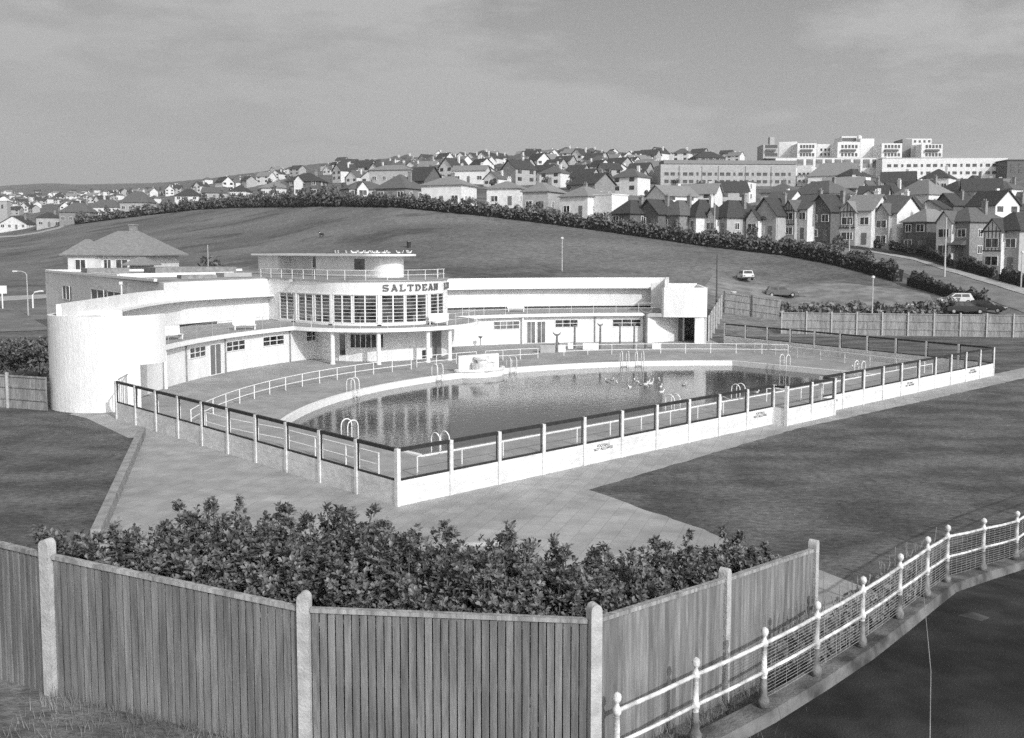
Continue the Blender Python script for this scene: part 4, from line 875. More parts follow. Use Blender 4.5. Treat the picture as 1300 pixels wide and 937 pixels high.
for u0, u1, vr, ve, vb, kd, wm, rm, tr, op, lb in HL:
    uc = (u0 + u1) / 2; k = (uc - 650) / F
    P = hit(uc, vb - 1, dmR(uc) + 4); D = P[1]; sc_ = D / F * 1.0
    wpx = (u1 - u0) * sc_; tr = tr + (14 if uc > 780 and kd != 'flat' else 0); tr_ = R(tr); d_ = 8.6 if wpx > 8 else 7.
    w_ = max(5., (wpx - d_ * abs(math.sin(tr_)) * .8) / max(.55, math.cos(tr_))); z_e = H + (318 - ve) * sc_; h_ = max(2.3, z_e - P[2]); hr_ = max(.8, (ve - vr) * sc_ * 1.0)
    if kd == 'flat': hr_ = .2
    rz = -math.atan(k) * .4 - tr_ * .0 + R(-tr) * 1.0
    house(P, rz, w_, d_, h_, hr_, kd, wm, rm, lb, 'houses on the hillside in view', **op); placed.append((P[0], P[1], max(w_, 8)))
# lone bungalow behind the rear block
P = PY(164, 345, 128); zb_ = ground(P[0], P[1])
mb_t = thing('bungalow', 'lone bungalow with big pale stepped hip roof behind the left wing', 'house', (P[0], P[1], zb_), R(-8)); hz = H - 5 / F * 128 - zb_
mb = MB(); mb.box(-.2, 0, -2, hz, 10, 8); mb.box(-3.2, -4.7, -2, hz - .002, 3.6, 1.6); obj('wall', mb, m_hwhite, mb_t)
rf = obj('roof', roof_geo('hip', 10.8, 8.4, hz, 3.0, .5), m_rl, mb_t)
mb = roof_geo('hip', 4.2, 4., 0, 1.9, .35); mb.v = [(x - 3.4, y - 3.6, z + hz + .02) for x, y, z in mb.v]; obj('wing_roof', mb, m_rl, mb_t)
mb = MB(); mb.box(.6, .3, hz + 2, hz + 3.7, .8, .7); mb.box(.6, .3, hz + 3.7, hz + 3.85, 1., .9); obj('chimney', mb, m_brickm, rf)
for x, y, ww in ((-3.3, -5.5, 1.3), (-.6, -4.0, .9), (1.3, -4., 1.5), (3.6, -4., 1.2)):
    wn = obj('window', pane_geo(x, y, hz - 1.9, ww, 1.25, 'f'), m_glass, mb_t); obj('frame', frame_geo(x, y, hz - 1.9, ww, 1.25, 'f'), m_white2, wn)
mb = MB(); mb.box(4.4, -4.9, -2, hz - 1.2, 2.2, 1.8); obj('annex', mb, m_hgrey, mb_t); mb = roof_geo('hip', 3., 2.4, 0, .9, .3); mb.v = [(x + 4.4, y - 4.9, z + hz - 1.18) for x, y, z in mb.v]; obj('annex_roof', mb, m_rl, mb_t)
# far houses: prototypes, each ONE object with its roof as part, copied
protos = []
for i, (kd, w_, d_, h_, hr_, wm, rm) in enumerate([('hip', 9, 7.5, 4.6, 2.6, Wt, Md), ('front', 7, 9, 4.6, 3.2, Wt, Dk), ('side', 10, 7.5, 4.4, 2.8, Wt, Lt), ('hip', 10, 8, 2.9, 2.6, Gy, Md), ('front', 7.5, 8, 2.8, 3., Wt, Md), ('side', 9, 8, 4.8, 3., Gy, Dk)]):
    mb = wall_geo(kd, w_, d_, h_, hr_); o = obj('small_house', mb, wm); rf = obj('roof', roof_geo(kd, w_, d_, h_, hr_), rm, o)
    mb = MB(); mb.box(.25 * w_, .5, h_ + .3, h_ + hr_ + .7, .8, .6); obj('chimney', mb, wm, rf)
    ws = MB()
    for z in ([1.0, 3.3] if h_ > 4 else [1.0]):
        for x in (-w_ * .3, w_ * .28): ws = pane_geo(x, -d_ / 2, z, 1.7, 1.15, 'f', .06); obj('window', ws, m_glass, o)
    protos.append(o); KIDS[o.name] = [c for c in o.children]; KIDS[rf.name] = list(rf.children)
DESC = ['white two-storey house with mid-grey hip roof', 'white gable-fronted house with dark steep roof', 'white side-gabled house with pale roof', 'grey low house with broad hip roof', 'white low gabled bungalow', 'grey side-gabled house with dark roof']
cnt = [0] * 6
def far_house(u, v, dmin, grp, where, near=8., lo=.7):
    P = hit(u, v, dmin)
    if P[1] >= prof((u - 650) / F)[3][0] * .995: return False
    for (x, y, r_) in placed:
        if (x - P[0]) ** 2 + ((y - P[1]) * .75) ** 2 < ((r_ + near) / 2 + 2.0) ** 2: return False
    i = random.choices(range(6), (4, 4, 3, 4, 3, 5))[0]; src = protos[i]
    o = src if cnt[i] == 0 else src.copy()
    if cnt[i]: 
        C.objects.link(o)
        if P[1] < 900:
            for ch in KIDS[src.name]:
                c = ch.copy(); C.objects.link(c); c.parent = o
                for g_ in KIDS.get(ch.name, []): q = g_.copy(); C.objects.link(q); q.parent = c
        else:
            c = KIDS[src.name][0].copy(); C.objects.link(c); c.parent = o
    cnt[i] += 1; o.location = P; o.rotation_euler = (0, 0, R(random.choice((-35, -25, -42, 40, -30, 10)) + random.uniform(-10, 10)))
    s = random.uniform(lo, .98) * (.8 if 'distant' in where else 1); o.scale = (s, s, s * random.uniform(.9, 1.1)); tag(o, DESC[i] + ' ' + where, 'house', DESC[i] + 's ' + grp); placed.append((P[0], P[1], 9)); return True
tot = 0
def fill(n, ur, vf, dmin, grp, where, tries=4000, near=9.):
    k = 0
    for _ in range(tries):
        if k >= n: break
        u = random.uniform(*ur); v0, v1 = vf(u)
        if v1 <= v0: continue
        if far_house(u, random.uniform(v0, v1), dmin(u), grp, where, near): k += 1
    return k
vr_ = lambda u: float(np.interp(u, [c[0] for c in COLS], [c[4][1] for c in COLS]))
c1 = fill(85, (0, 235), lambda u: (246.5, 264 - u * .03), lambda u: 700, 'far off in the left valley', 'in the distant left valley', 6000, 6.) + fill(18, (0, 215), lambda u: (262, 276 - u * .05), lambda u: 520, 'far off in the left valley', 'in the distant left valley')
c2 = fill(26, (200, 440), lambda u: (vr_(u) + 4, vr_(u) + 22), lambda u: 360, 'on the upper left slope', 'scattered on the upper left slope')
c3 = fill(130, (430, 828), lambda u: (vr_(u) + 3 + max(0, (650 - u) * .055), 236 + max(0, (u - 600) * .06)), lambda u: 235, 'crowding the hillside below the skyline', 'among the crowded roofs below the skyline', 9000, 7.)
c4 = fill(8, (850, 1110), lambda u: (262, 272), lambda u: 200, 'below the apartment blocks', 'in the rows just below the long apartment block', 6000, 7.)
c5 = fill(26, (1100, 1330), lambda u: (256, 290), lambda u: 165, 'on the right-hand slope', 'squeezed between roofs on the right-hand slope', 6000, 7.)
c6 = fill(10, (835, 975), lambda u: (203, 207), lambda u: 380, 'on the skyline behind the long block', 'on the skyline behind the long apartment block', 3000, 6.)
print('far houses', c1, c2, c3, c4, c5, c6)
# big dark-roofed hall on the skyline
P = hit(897, 209, 360); P = PY(897, 205, 430); gz = ground(P[0], P[1])
house((P[0], P[1], gz), R(10), 13, 9, max(3, H + (318 - 203) / F * 430 - gz), 3.0, 'hip', Bk, Dk, 'large dark-roofed hall standing alone on skyline behind apartment block', chim=())
# ------------------------------------------------------------ apartment blocks and hotel
def wallbox(t, u0, u1, v0, D, deep, m, name='wall', rot=0., vb=None, zb=None, roofm=None):
    a, b_ = PY(u0, v0, D), PY(u1, v0, D); z1 = a[2]; cx, w_ = (a[0] + b_[0]) / 2, b_[0] - a[0]
    z0 = zb if vb is None else PY(u0, vb, D)[2]
    mb = MB(); c, q = math.cos(rot), math.sin(rot)
    pts = [(cx - w_ / 2 * c, D - w_ / 2 * q), (cx + w_ / 2 * c, D + w_ / 2 * q), (cx + w_ / 2 * c - deep * q, D + w_ / 2 * q + deep * c), (cx - w_ / 2 * c - deep * q, D - w_ / 2 * q + deep * c)]
    mb.prism(pts, z0, z1); return obj(name, mb, m, t, tuple(t.location)), (cx, w_, z1, c, q)
def grid(t, u0, u1, vs, n, D, wd, hh, m=m_glass, rot=0., cx=None, alt=False, off=.06, name='window', frame=True):
    a, b_ = PY(u0, 200, D), PY(u1, 200, D)
    cx = (a[0] + b_[0]) / 2 if cx is None else cx; first = None
    for v in vs:
        for i in range(n):
            x = a[0] + (b_[0] - a[0]) * (i + .5) / n; dx = x - cx; y = D + dx * math.tan(rot) - off; z = PY((u0 + u1) / 2, v, D)[2]
            ww = wd * (.5 if alt and i % 3 == 2 else 1)
            mb = MB(); mb.box(0, 0, -hh / 2, hh / 2, ww, .1, rot)
            key = ww
            if first is None: first = {}
            if key not in first: first[key] = obj(name, mb, m, t); o = first[key]
            else: o = first[key].copy(); C.objects.link(o); o.parent = t
            o.location = (x - t.location.x, y - t.location.y, z - t.location.z)
D_ = 330; gz = ground(*PY(930, 230, D_)[:2]) - 3
ta = thing('apartment_block', 'long low grey apartment block with two rows of small windows left of hotel', 'building', PY(930, 300, D_)[:2] + (gz,))
wallbox(ta, 838, 1012, 209, D_, 12, m_hgrey, rot=R(3), zb=gz); cxa = (PY(838, 200, D_)[0] + PY(1012, 200, D_)[0]) / 2
wallbox(ta, 842, 1014, 203.5, D_ + 3, 8, m_rl, 'roof', R(3), vb=208.2)
grid(ta, 842, 1008, (221, 230.5), 21, D_, 1.35, 1., rot=R(3), cx=cxa, alt=True)
wallbox(ta, 1012.5, 1030, 210, D_ + 2, 12, m_hwhite, 'stair_block', R(-25), zb=gz); grid(ta, 1014, 1028, (221, 230), 3, D_ + 1.6, .8, .9, rot=R(-25))
for u in (862, 891, 912, 947, 980):
    P_ = PY(u, 211, D_); mb = MB(); mb.beam((P_[0], D_ + (P_[0] - cxa) * math.tan(R(3)) - .1, P_[2]), (P_[0], D_ + (P_[0] - cxa) * math.tan(R(3)) - .1, gz), .15, .15); obj('drainpipe', mb, m_brickm, ta, tuple(ta.location))
D_ = 385; gz = ground(*PY(1197, 230, D_)[:2]) - 4
tb = thing('hotel_wing', 'long white flat-roofed hotel wing with rows of small windows at right', 'building', PY(1197, 300, D_)[:2] + (gz,))
wallbox(tb, 1122, 1277, 200.5, D_, 13, m_hwhite, rot=R(-4), zb=gz); cxb = (PY(1122, 200, D_)[0] + PY(1277, 200, D_)[0]) / 2
wallbox(tb, 1112, 1126, 200, D_ + 5.2, 10, m_hwhite, 'end_wall', R(-50), zb=gz)
wallbox(tb, 1121.5, 1277.5, 199.8, D_ - .15, 13.4, m_hgrey, 'parapet', R(-4), vb=200.45); grid(tb, 1127, 1273, (210, 219.5), 18, D_, 1.5, 1.1, rot=R(-4), cx=cxb, alt=True)
D_ = 395; gz = ground(*PY(1070, 230, D_)[:2]) - 4
hq = thing('hotel', 'large white stepped hotel with dark balconies on the right skyline', 'building', PY(1085, 300, 430)[:2] + (gz,))
wallbox(hq, 985, 1121, 201, D_, 12, m_hwhite, 'podium_wall', zb=gz); grid(hq, 1010, 1118, (207.5,), 9, D_, 2.6, 3.2, m_glassl)
wallbox(hq, 972, 1200, 200.2, D_ + 1, 30, m_hgrey, 'terrace_roof', vb=201.2)
D_ = 420; z0 = PY(1080, 206, D_)[2]
for u0, u1, v, dd, m, ro in ((969, 988, 183.5, -4, Gy, 0), (989.5, 1011, 180, 6, Wt, -20), (1012.5, 1037, 182, -4, Wt, 0), (1037.5, 1062.5, 183, 8, Wt, 0), (1063.5, 1092, 180.5, -4, Wt, 0), (1069, 1088, 173, 0, Wt, 0), (1092.5, 1110, 176, 6, Wt, 0), (1105, 1119, 183.5, 12, Gy, -25),
                             (1119.5, 1145.5, 182, -4, Wt, 0), (1146, 1158, 176.5, 8, Bm, 0), (1150, 1183, 176, 14, Wt, 0), (1170, 1197, 183, -4, Wt, 0), (1157, 1170, 184, 2, Gy, -30)):
    wallbox(hq, u0, u1, v, D_ + dd, 10, m, rot=R(ro), zb=z0)
wallbox(hq, 977.5, 983.5, 174, D_ + 2, 3, Gy, 'chimney', zb=z0 + 3)
P_ = PY(1091, 174.5, D_ - 2); mb = MB(); mb.lathe(P_[0], P_[1], [(1., P_[2] - .6), (1., P_[2] + .5), (.3, P_[2] + .9)], 12); obj('roof_tank', mb, m_hwhite, hq, tuple(hq.location))
for u0, u1 in ((971, 987), (1015, 1034), (1067, 1089), (1122, 1143), (1174, 1195)):
    wallbox(hq, u0 + 2, u1 - 2, 189.5, D_ - 5.2, 1.1, m_brick, 'balcony', vb=192); grid(hq, u0, u1, (186, 196.5), 5, D_ - 4, .9, 1.3)
wallbox(hq, 1070, 1087, 175, D_ - .4, .4, m_brick, 'canopy_band', vb=179); grid(hq, 1040, 1060, (190, 196), 4, D_ + 8, .8, 1.); grid(hq, 1158, 1182, (179.5,), 4, D_ + 14, .9, 1.)
D_ = 375; gz = ground(*PY(1300, 230, D_)[:2]) - 3
tc_ = thing('brick_flats', 'dark brick flats at far right end of the white hotel wing', 'building', PY(1300, 300, D_)[:2] + (gz,)); wallbox(tc_, 1279, 1345, 204, D_, 12, m_brick, zb=gz); grid(tc_, 1281, 1343, (210, 217), 6, D_, 1.6, 1.3); wallbox(tc_, 1278.5, 1346, 202.5, D_ - .3, 13, m_rd, 'roof', vb=203.9)
# small church-like tower at the extreme left
P = hit(6, 283, 330); t = thing('square_tower', 'small pale square tower at the far left photo edge', 'tower', P); s_ = P[1] / F
mb = MB(); mb.box(0, 0, -2, 27 * s_, 12 * s_, 9 * s_); obj('wall', mb, m_hgrey, t); mb = roof_geo('hip', 12 * s_, 9 * s_, 27 * s_, 5 * s_, .3); obj('roof', mb, m_hwhite, t); obj('opening', pane_geo(0, -4.5 * s_, 17 * s_, 2.5 * s_, 5 * s_, 'f'), m_glass, t)
# ------------------------------------------------------------ hillside trees
def tree_proto(h, k):
    o = obj('garden_tree', MB().tube([(0, 0, -.5), (.05, 0, h * .3), (0, .1, h * .6)], .16, 6, r1=.06), m_bark)
    c = obj('crown', leaf_quads(lumps(520, (0, 0, h * .58), (h * .38, h * .38, h * .42), k), h * .06), m_hedge, o); KIDS[o.name] = [c]; return o
tps = [tree_proto(4.5, 6), tree_proto(3.2, 5), tree_proto(6, 8)]; tn = [0, 0, 0]
def put_tree(P, i, s, label, grp, cat='tree'):
    o = tps[i] if tn[i] == 0 else tps[i].copy()
    if tn[i]: 
        C.objects.link(o); c = KIDS[tps[i].name][0].copy(); C.objects.link(c); c.parent = o
    tn[i] += 1; o.location = P; o.rotation_euler.z = random.uniform(0, 6); o.scale = (s, s, s * random.uniform(.8, 1.1)); tag(o, label, cat, grp)
for _ in range(75):
    u = random.uniform(90, 1080); f_ = random.random(); v0 = vr_(u) + 4; vh = float(np.interp(u, [c[0] for c in COLS], [c[3][1] for c in COLS])) - 8
    put_tree(hit(u, v0 + (vh - v0) * f_, dmR(u) + 6), random.randrange(3), random.uniform(.6, 1.0), 'small dark garden tree among the hillside houses', 'garden trees among the hillside houses')
P = PY(262, 333, 140); 
for u, s in ((250, .8), (266, 1.), (278, .7)): P = PY(u, 345, 132); put_tree((P[0], P[1], ground(P[0], P[1])), 2, s * 1.15, 'bushy dark tree behind the rear roof beside the thin white pole', 'bushy trees behind the rear roof')
# ------------------------------------------------------------ lamp posts and poles
def lamp(u, vt, vb, label, kind='lamp', D=None, r=.07, m=None, vtop=None, name='lamp_post'):
    P = hit(u, vb, 104) if D is None else PY(u, vb, D)
    if D is not None: P = (P[0], P[1], ground(P[0], P[1]))
    h = PY(u, vt, P[1])[2] - P[2]; t = thing(name, label, 'lamp post' if kind in ('lamp', 'arm') else 'pole', P)
    mb = MB(); mb.tube([(0, 0, -.3), (0, 0, h * .35), (0, 0, h)], r * 1.35, 8, r1=r * .75); obj('pole', mb, m or m_lampc, t)
    if kind == 'lamp': mb = MB(); mb.lathe(0, 0, [(.06, h), (.2, h + .1), (.2, h + .3), (.06, h + .36)], 10); obj('lamp_head', mb, m_lamph, t)
    if kind == 'arm':
        mb = MB(); mb.tube([(0, 0, h - .3), (-.15, 0, h + .15), (-.6, 0, h + .35), (-1.2, 0, h + .38)], .05, 6); obj('arm', mb, m or m_lampc, t); mb = MB(); mb.box(-1.45, 0, h + .3, h + .44, .6, .25); obj('lamp_head', mb, m_lamph, t)
    if kind == 'cross': mb = MB(); mb.box(0, 0, h - .7, h - .58, 1.4, .1); obj('cross_arm', mb, m or m_pole, t)
lamp(713.5, 304, 345, 'lone white lamp post in the field above the right wing')
lamp(909.5, 323, 392, 'dark timber pole behind rear fence corner', 'pole', D=112, r=.1, m=m_pole, name='timber_pole')
lamp(1107, 354, 402, 'lamp post standing in the scrub behind rear fence', D=112, r=.08)
lamp(1199, 276, 352, 'tall pole by the road in front of sweeping-roofed house', 'pole', r=.12, name='utility_pole')
lamp(1296, 322, 366, 'short lamp post on the far pavement near right edge', r=.09)
lamp(1078, 278, 320, 'thin pole beside the road at palest-roofed house', 'pole', D=162, r=.09, name='utility_pole')
lamp(987, 277, 302, 'short pale pole behind the hedge by dark bungalow', 'pole', D=168, r=.08, name='utility_pole')
lamp(907, 258, 292, 'thin pole in front of pale-hipped bungalow', 'pole', D=176, r=.09, name='utility_pole')
lamp(264.5, 311, 345, 'thin white pole behind the rear roof and bushy trees', 'pole', D=126, r=.06, name='thin_pole')
lamp(36, 348, 401, 'grey street lamp with curved neck on the left forecourt', 'arm')
P = hit(42, 392, 104); s_ = P[1] / F; t = thing('height_barrier', 'white bent pole standing on the left forecourt', 'barrier', P); mb = MB(); mb.tube([(0, 0, 0), (0, 0, 17 * s_), (.3, 0, 20.5 * s_), (1., 0, 22 * s_), (14 * s_, 0, 22 * s_)], .11, 8); obj('pole', mb, m_white2, t)
P = hit(3.5, 392, 104); t = thing('sign_board', 'white board on a leg at the left photo edge', 'sign', P, R(25)); mb = MB(); mb.tube([(0, 0, 0), (0, 0, 20 * s_)], .1, 8); obj('leg', mb, m_white2, t); mb = MB(); mb.box(0, 0, 19 * s_, 29 * s_, 11 * s_, .12); obj('board', mb, m_hwhite, t)
# litter bin and dog on the field
P = hit(519, 315, 150); t = thing('litter_bin', 'small dark bin standing alone in the field above tower', 'bin', P); mb = MB(); mb.lathe(0, 0, [(.3, 0), (.36, 1.), (.3, 1.), (.26, .9)], 12); obj('drum', mb, m_dark, t); mb = MB(); mb.lathe(0, 0, [(.39, .96), (.4, 1.06), (.2, 1.12)], 12); obj('rim', mb, m_doorg, t)
P = hit(944, 352, 120)
P = PY(931, 372, 126); gz = ground(P[0], P[1]); t = thing('litter_bin', 'pale litter bin on the grass by rear fence corner', 'bin', (P[0], P[1], gz)); mb = MB(); mb.lathe(0, 0, [(.3, 0), (.36, .9), (.3, .9), (.26, .8)], 12); obj('drum', mb, m_hgrey, t); mb = MB(); mb.lathe(0, 0, [(.38, .86), (.4, .95), (.2, 1.)], 12); obj('rim', mb, m_hwhite, t)
P = hit(408, 302, 150)
dg = MB(); dg.tube([(-.42, 0, .48), (-.3, 0, .5), (0, 0, .47), (.28, 0, .52), (.4, 0, .58)], .13, 8); dg.tube([(.36, 0, .55), (.5, 0, .78)], .09, 7, r1=.07); dg.tube([(.45, 0, .8), (.58, 0, .8), (.74, 0, .74)], .09, 7, r1=.04)
for x in (-.33, .3):
    for y in (-.08, .08): dg.tube([(x, y, .5), (x + (-.05 if x < 0 else .02), y, .25), (x + .02, y, 0)], .05, 6, r1=.03)
dg.tube([(-.42, 0, .52), (-.62, 0, .45), (-.7, 0, .3)], .035, 5, r1=.015)
for y in (-.05, .05): dg.tube([(.48, y, .86), (.47, y * 1.3, .95)], .03, 5, r1=.008)
t = obj('dog', dg, m_dark, smooth=True); t.location = P; t.rotation_euler.z = 2.4; t.scale = (1.3,) * 3; tag(t, 'dark dog standing far off in the open field', 'dog'); cf = MB(); cf.tube([(.33, 0, .5), (.44, 0, .68)], .11, 7); obj('white_chest', cf, m_white2, t)
# ------------------------------------------------------------ cars
def car(P, rz, paint, label, L=3.9, hb=1.38, sedan=False, stripe=None):
    t = thing('parked_car', label, 'car', P, rz, 'cars parked on the grass'); Wd = 1.62
    lo = [(-L / 2, .3), (-L / 2 - .02, .62), (-L / 2 + .1, .86), (L / 2 - 1.15, .9), (L / 2 - .25, .74), (L / 2, .6), (L / 2, .3)]
    def side(prof_, w0, w1, zm=1.):
        mb = MB(); n = len(prof_); zs = [z for x, z in prof_]; zl, zh = min(zs), max(zs)
        ws = [w0 + (w1 - w0) * (z - zl) / (zh - zl) for z in zs]
        vs = [(x, -w_ / 2, z) for (x, z), w_ in zip(prof_, ws)] + [(x, w_ / 2, z) for (x, z), w_ in zip(prof_, ws)]
        mb.add(vs, [tuple(range(n))[::-1], tuple(range(n, 2 * n))] + [(i, (i + 1) % n, n + (i + 1) % n, n + i) for i in range(n)]); return mb
    bd = obj('body', side(lo, Wd, Wd - .06), paint, t)
    x0, x1 = (-L / 2 + (.55 if sedan else .12)), L / 2 - 1.1
    rf = [(x0, .87), (x0 + (.5 if sedan else .28), hb), (x1 - .65, hb), (x1, .89)]
    cb = side(rf, Wd - .1, Wd - .36); obj('cabin', cb, paint, t)
    gl = MB(); 
    for s in (-1, 1):
        def sp(x, z): w_ = (Wd - .1) + (-.26) * (z - .87) / (hb - .87); return (x, s * (w_ / 2 + .008), z)
        for a, b_ in (((x0 + .35, x0 + .42), ((x0 + x1) / 2 - .1,) * 2), (((x0 + x1) / 2 + .0,) * 2, (x1 - .28, x1 - .68))):
            q = [sp(a[0], .93), sp(b_[0], .93), sp(b_[1], hb - .09), sp(a[1], hb - .09)]; gl.add(q, [(0, 1, 2, 3) if s < 0 else (3, 2, 1, 0)])
    for xa, xb, sg in ((x0, x0 + (.5 if sedan else .28), -1), (x1, x1 - .65, 1)):
        f = lambda q: (xa + (xb - xa) * q + sg * .012, .87 + (hb - .87) * q + .006)
        (xx, z0), (yy, z1) = f(.15), f(.85); gl.add([(xx, -.62, z0), (xx, .62, z0), (yy, .54, z1), (yy, -.54, z1)], [(0, 1, 2, 3) if sg > 0 else (3, 2, 1, 0)])
    obj('windows', gl, m_glass, t)
    for sx in (-L / 2 + .68, L / 2 - .72):
        for sy in (-1, 1):
            mb = MB(); mb.tube([(sx, sy * (Wd / 2 - .16), .29), (sx, sy * (Wd / 2 + .02), .29)], .29, 16); wh = obj('wheel', mb, m_tyre, t); mb = MB(); mb.tube([(sx, sy * (Wd / 2 + .021), .29), (sx, sy * (Wd / 2 + .03), .29)], .17, 12); obj('rim', mb, m_rim, wh)
    for sy in (-.58, .58): obj('headlight', MB().box(L / 2 + .01, sy, .56, .68, .04, .26), m_lamph, t); obj('tail_light', MB().box(-L / 2 - .02, sy, .6, .74, .04, .22), m_doorg, t)
    for s in (-1, 1): obj('bumper', MB().box(s * (L / 2 + .03), 0, .34, .48, .1, Wd - .05), m_dark, t)
def carat(u, v, rz, *a, D=None, **k):
    P = hit(u, v, 106) if D is None else PY(u, v, D); P = (P[0], P[1], ground(P[0], P[1]) + .03); car(P, rz, *a, **k)
carat(992, 377.5, R(-6), m_cgrey, 'dark grey hatchback parked side-on in the middle of the grass', L=4.1)
carat(945, 356.5, R(95), m_cwhite, 'small pale hatchback seen from behind on the grass', L=3.6)
carat(1213, 379.5, R(170), m_cwhite, 'pale car with white pillars parked against the hedge', D=122)
carat(1226, 389, R(-12), m_cblack, 'black saloon parked in front of the pale car', sedan=True, L=4.2, D=115)
carat(1253, 388, R(-35), m_cblack, 'black car nearest the right end of the hedge', L=4.0, D=116)
# rubbish on grass: pale boards lying by the scrub
for u, v, lb in ((1077, 386, 'pale board lying flat by the scrub left of lamp post'), (1155, 384, 'pale board lying flat near the scrub below the cars')):
    P = PY(u, v, 124); o = obj('flat_board', MB().box(0, 0, 0, .05, 1.6, .8), m_white2); o.location = (P[0], P[1], ground(P[0], P[1]) + .05); tag(o, lb, 'board')
# ------------------------------------------------------------ rear timber fence
def panel_fence(pts, hh, label, off_in=None, gap=2.55, step=True):
    P = [Vector(p) for p in pts]; t = thing('panel_fence', label, 'fence', tuple(P[0])); off = tuple(P[0]); cum = [0]
    for a, b_ in zip(P, P[1:]):
        n = max(1, round((b_ - a).length / gap))
        for i in range(n):
            p, q = a.lerp(b_, i / n), a.lerp(b_, (i + 1) / n); d = (q - p).normalized(); nn = Vector((d.y, -d.x, 0)); 
            if nn.y > 0: nn = -nn
            z = Vector((0, 0, 1)); mb = MB(); c = (p + q) / 2; mb.beam(p + z * (hh / 2 - .1) + d * .05, q + z * (hh / 2 - .1) - d * .05, .05, hh); obj('panel', mb, m_wood2, t, off)
            for f in (.28, .62, .93): mb = MB(); mb.beam(p + z * hh * f + nn * .06 + d * .06, q + z * hh * f + nn * .06 - d * .06, .05, .09); obj('rail', mb, m_wood2, t, off)
            mb = MB(); mb.beam(p + nn * .08 + z * -.3, p + nn * .08 + z * (hh + .05), .14, .14); obj('post', mb, m_wpost if off_in is None else off_in, t, off)
    return t
gz_ = lambda p: (p[0], p[1], ground(p[0], p[1]))
panel_fence([gz_(PZ(898.5, 433)), gz_(PY(917, 414, 117))], 2.5, 'tall timber fence running back from the right end of the lido', gap=3.)
panel_fence([gz_(PY(919, 414, 117.5)), gz_(PY(990, 417, 115.5))], 2.5, 'short timber panel fence with dark posts left of the long rear fence', m_pole, 3.2)
panel_fence([gz_(PY(992, 420, 107.5)), gz_(PY(1320, 430, 102.5)), gz_(PY(1420, 432, 101))], 2.45, 'long timber panel fence with pale posts across the right rear')
panel_fence([PZ(-90, 512), PZ(12, 517.5), PZ(61, 521.5)], 2.0, 'timber panel fence joining the left end drum')
def shrub(P, rx, ry, rz, n, size, k, label, m=None, up=.5):
    t = thing('shrub', label, 'shrub', P); obj('foliage', leaf_quads(lumps(n, (0, 0, rz * .95), (rx, ry, rz), k, .45), size, .8, up), m or m_hedge, t)
    mb = MB()
    for i in range(6): a = i * 1.05; mb.tube([(0, 0, 0), (.3 * rx * math.cos(a), .3 * ry * math.sin(a), rz * .6), (.6 * rx * math.cos(a), .6 * ry * math.sin(a), rz * 1.3)], .05, 5, r1=.015)
    obj('branches', mb, m_bark, t)
shrub(PZ(22, 484), 3.2, 2.5, 1.75, 5200, .13, 12, 'large dark shrub behind left panel fence at the photo edge'); shrub(PZ(51, 478), 1.5, 1.8, 1.6, 3400, .12, 9, 'smaller dark shrub between panel fence and the drum')
shrub(PZ(-45, 482), 3.2, 2.5, 1.9, 4000, .13, 12, 'dark shrub behind panel fence beyond the left photo edge')
# ------------------------------------------------------------ foreground: raised path, railing, close-boarded fence, shrubs
RP = [(886, 12.1, None), (973, 13.0, None), (1039.5, 14.0, None), (1097, 14.95, None), (1143.4, 16.2, None), (1177.6, 17.4, None), (1202.5, 18.5, None), (1248, 20.2, None), (1289.8, 21.5, None)]
zt = [3.92, 3.96, 3.96, 4.01, 3.98, 3.92, 3.82, 3.49, 3.29]
RP = [Vector((PY(u, 700, D)[0], D, z - 1.1)) for (u, D, _), z in zip(RP, zt)]
RP = [RP[0], RP[0]] + RP[1:]
for k in range(9):
    d_ = Vector((RP[-1].x - RP[-2].x, RP[-1].y - RP[-2].y, 0)).normalized(); d_.rotate(Matrix.Rotation(-.035, 3, 'Z')); RP.append(RP[-1] + d_ * 1.95 + Vector((0, 0, .2)))  # out-of-view run raised post by post to lengthen its shadow on the lawn
RP[0] = RP[1] - (RP[2] - RP[1]) * 1.0
rl = thing('path_railing', 'white iron railing with ball-topped posts and wire mesh along the path', 'railing', tuple(RP[1])); off = tuple(RP[1]); Z = Vector((0, 0, 1))
for i, p in enumerate(RP):
    mb = MB(); mb.lathe(p.x, p.y, [(.085, p.z + .0), (.085, p.z + .1), (.055, p.z + .16), (.045, p.z + .4), (.045, p.z + .44), (.055, p.z + .45), (.055, p.z + .5), (.04, p.z + .52), (.036, p.z + .83), (.052, p.z + .84), (.052, p.z + .9), (.03, p.z + .93), (.022, p.z + .97), (.045, p.z + .995), (.056, p.z + 1.035), (.045, p.z + 1.075), (.01, p.z + 1.1)], 12)
    mb.m = [1 if j < 12 * 3 else 0 for j in range(len(mb.f))]; obj('post', mb, [m_rail, m_railbase], rl, off, smooth=True)
for a, b_ in zip(RP, RP[1:]):
    d = (b_ - a).normalized()
    for h_, r_ in ((.87, .028), (.475, .024)): mb = MB(); mb.tube([a + Z * h_ + d * .05, (a + b_) / 2 + Z * (h_ - .01), b_ + Z * h_ - d * .05], r_, 8); obj('rail', mb, m_rail, rl, off, smooth=True)
    if a is RP[0] or a is RP[1]: continue
    mb = MB(); L_ = (b_ - a).length
    for k in range(16):
        h_ = .1 + k * .047
        if abs(h_ - .475) < .02: continue
        mb.tube([a + Z * h_ + d * .04, (a + b_) / 2 + Z * (h_ - .012 * random.random()), b_ + Z * h_ - d * .04], .003, 4)
    for k in range(1, int(L_ / .3)): p = a + d * (k * .3); mb.tube([p + Z * .08, p + Z * .84], .002, 3)
    obj('wire_mesh', mb, m_wire, rl, off)
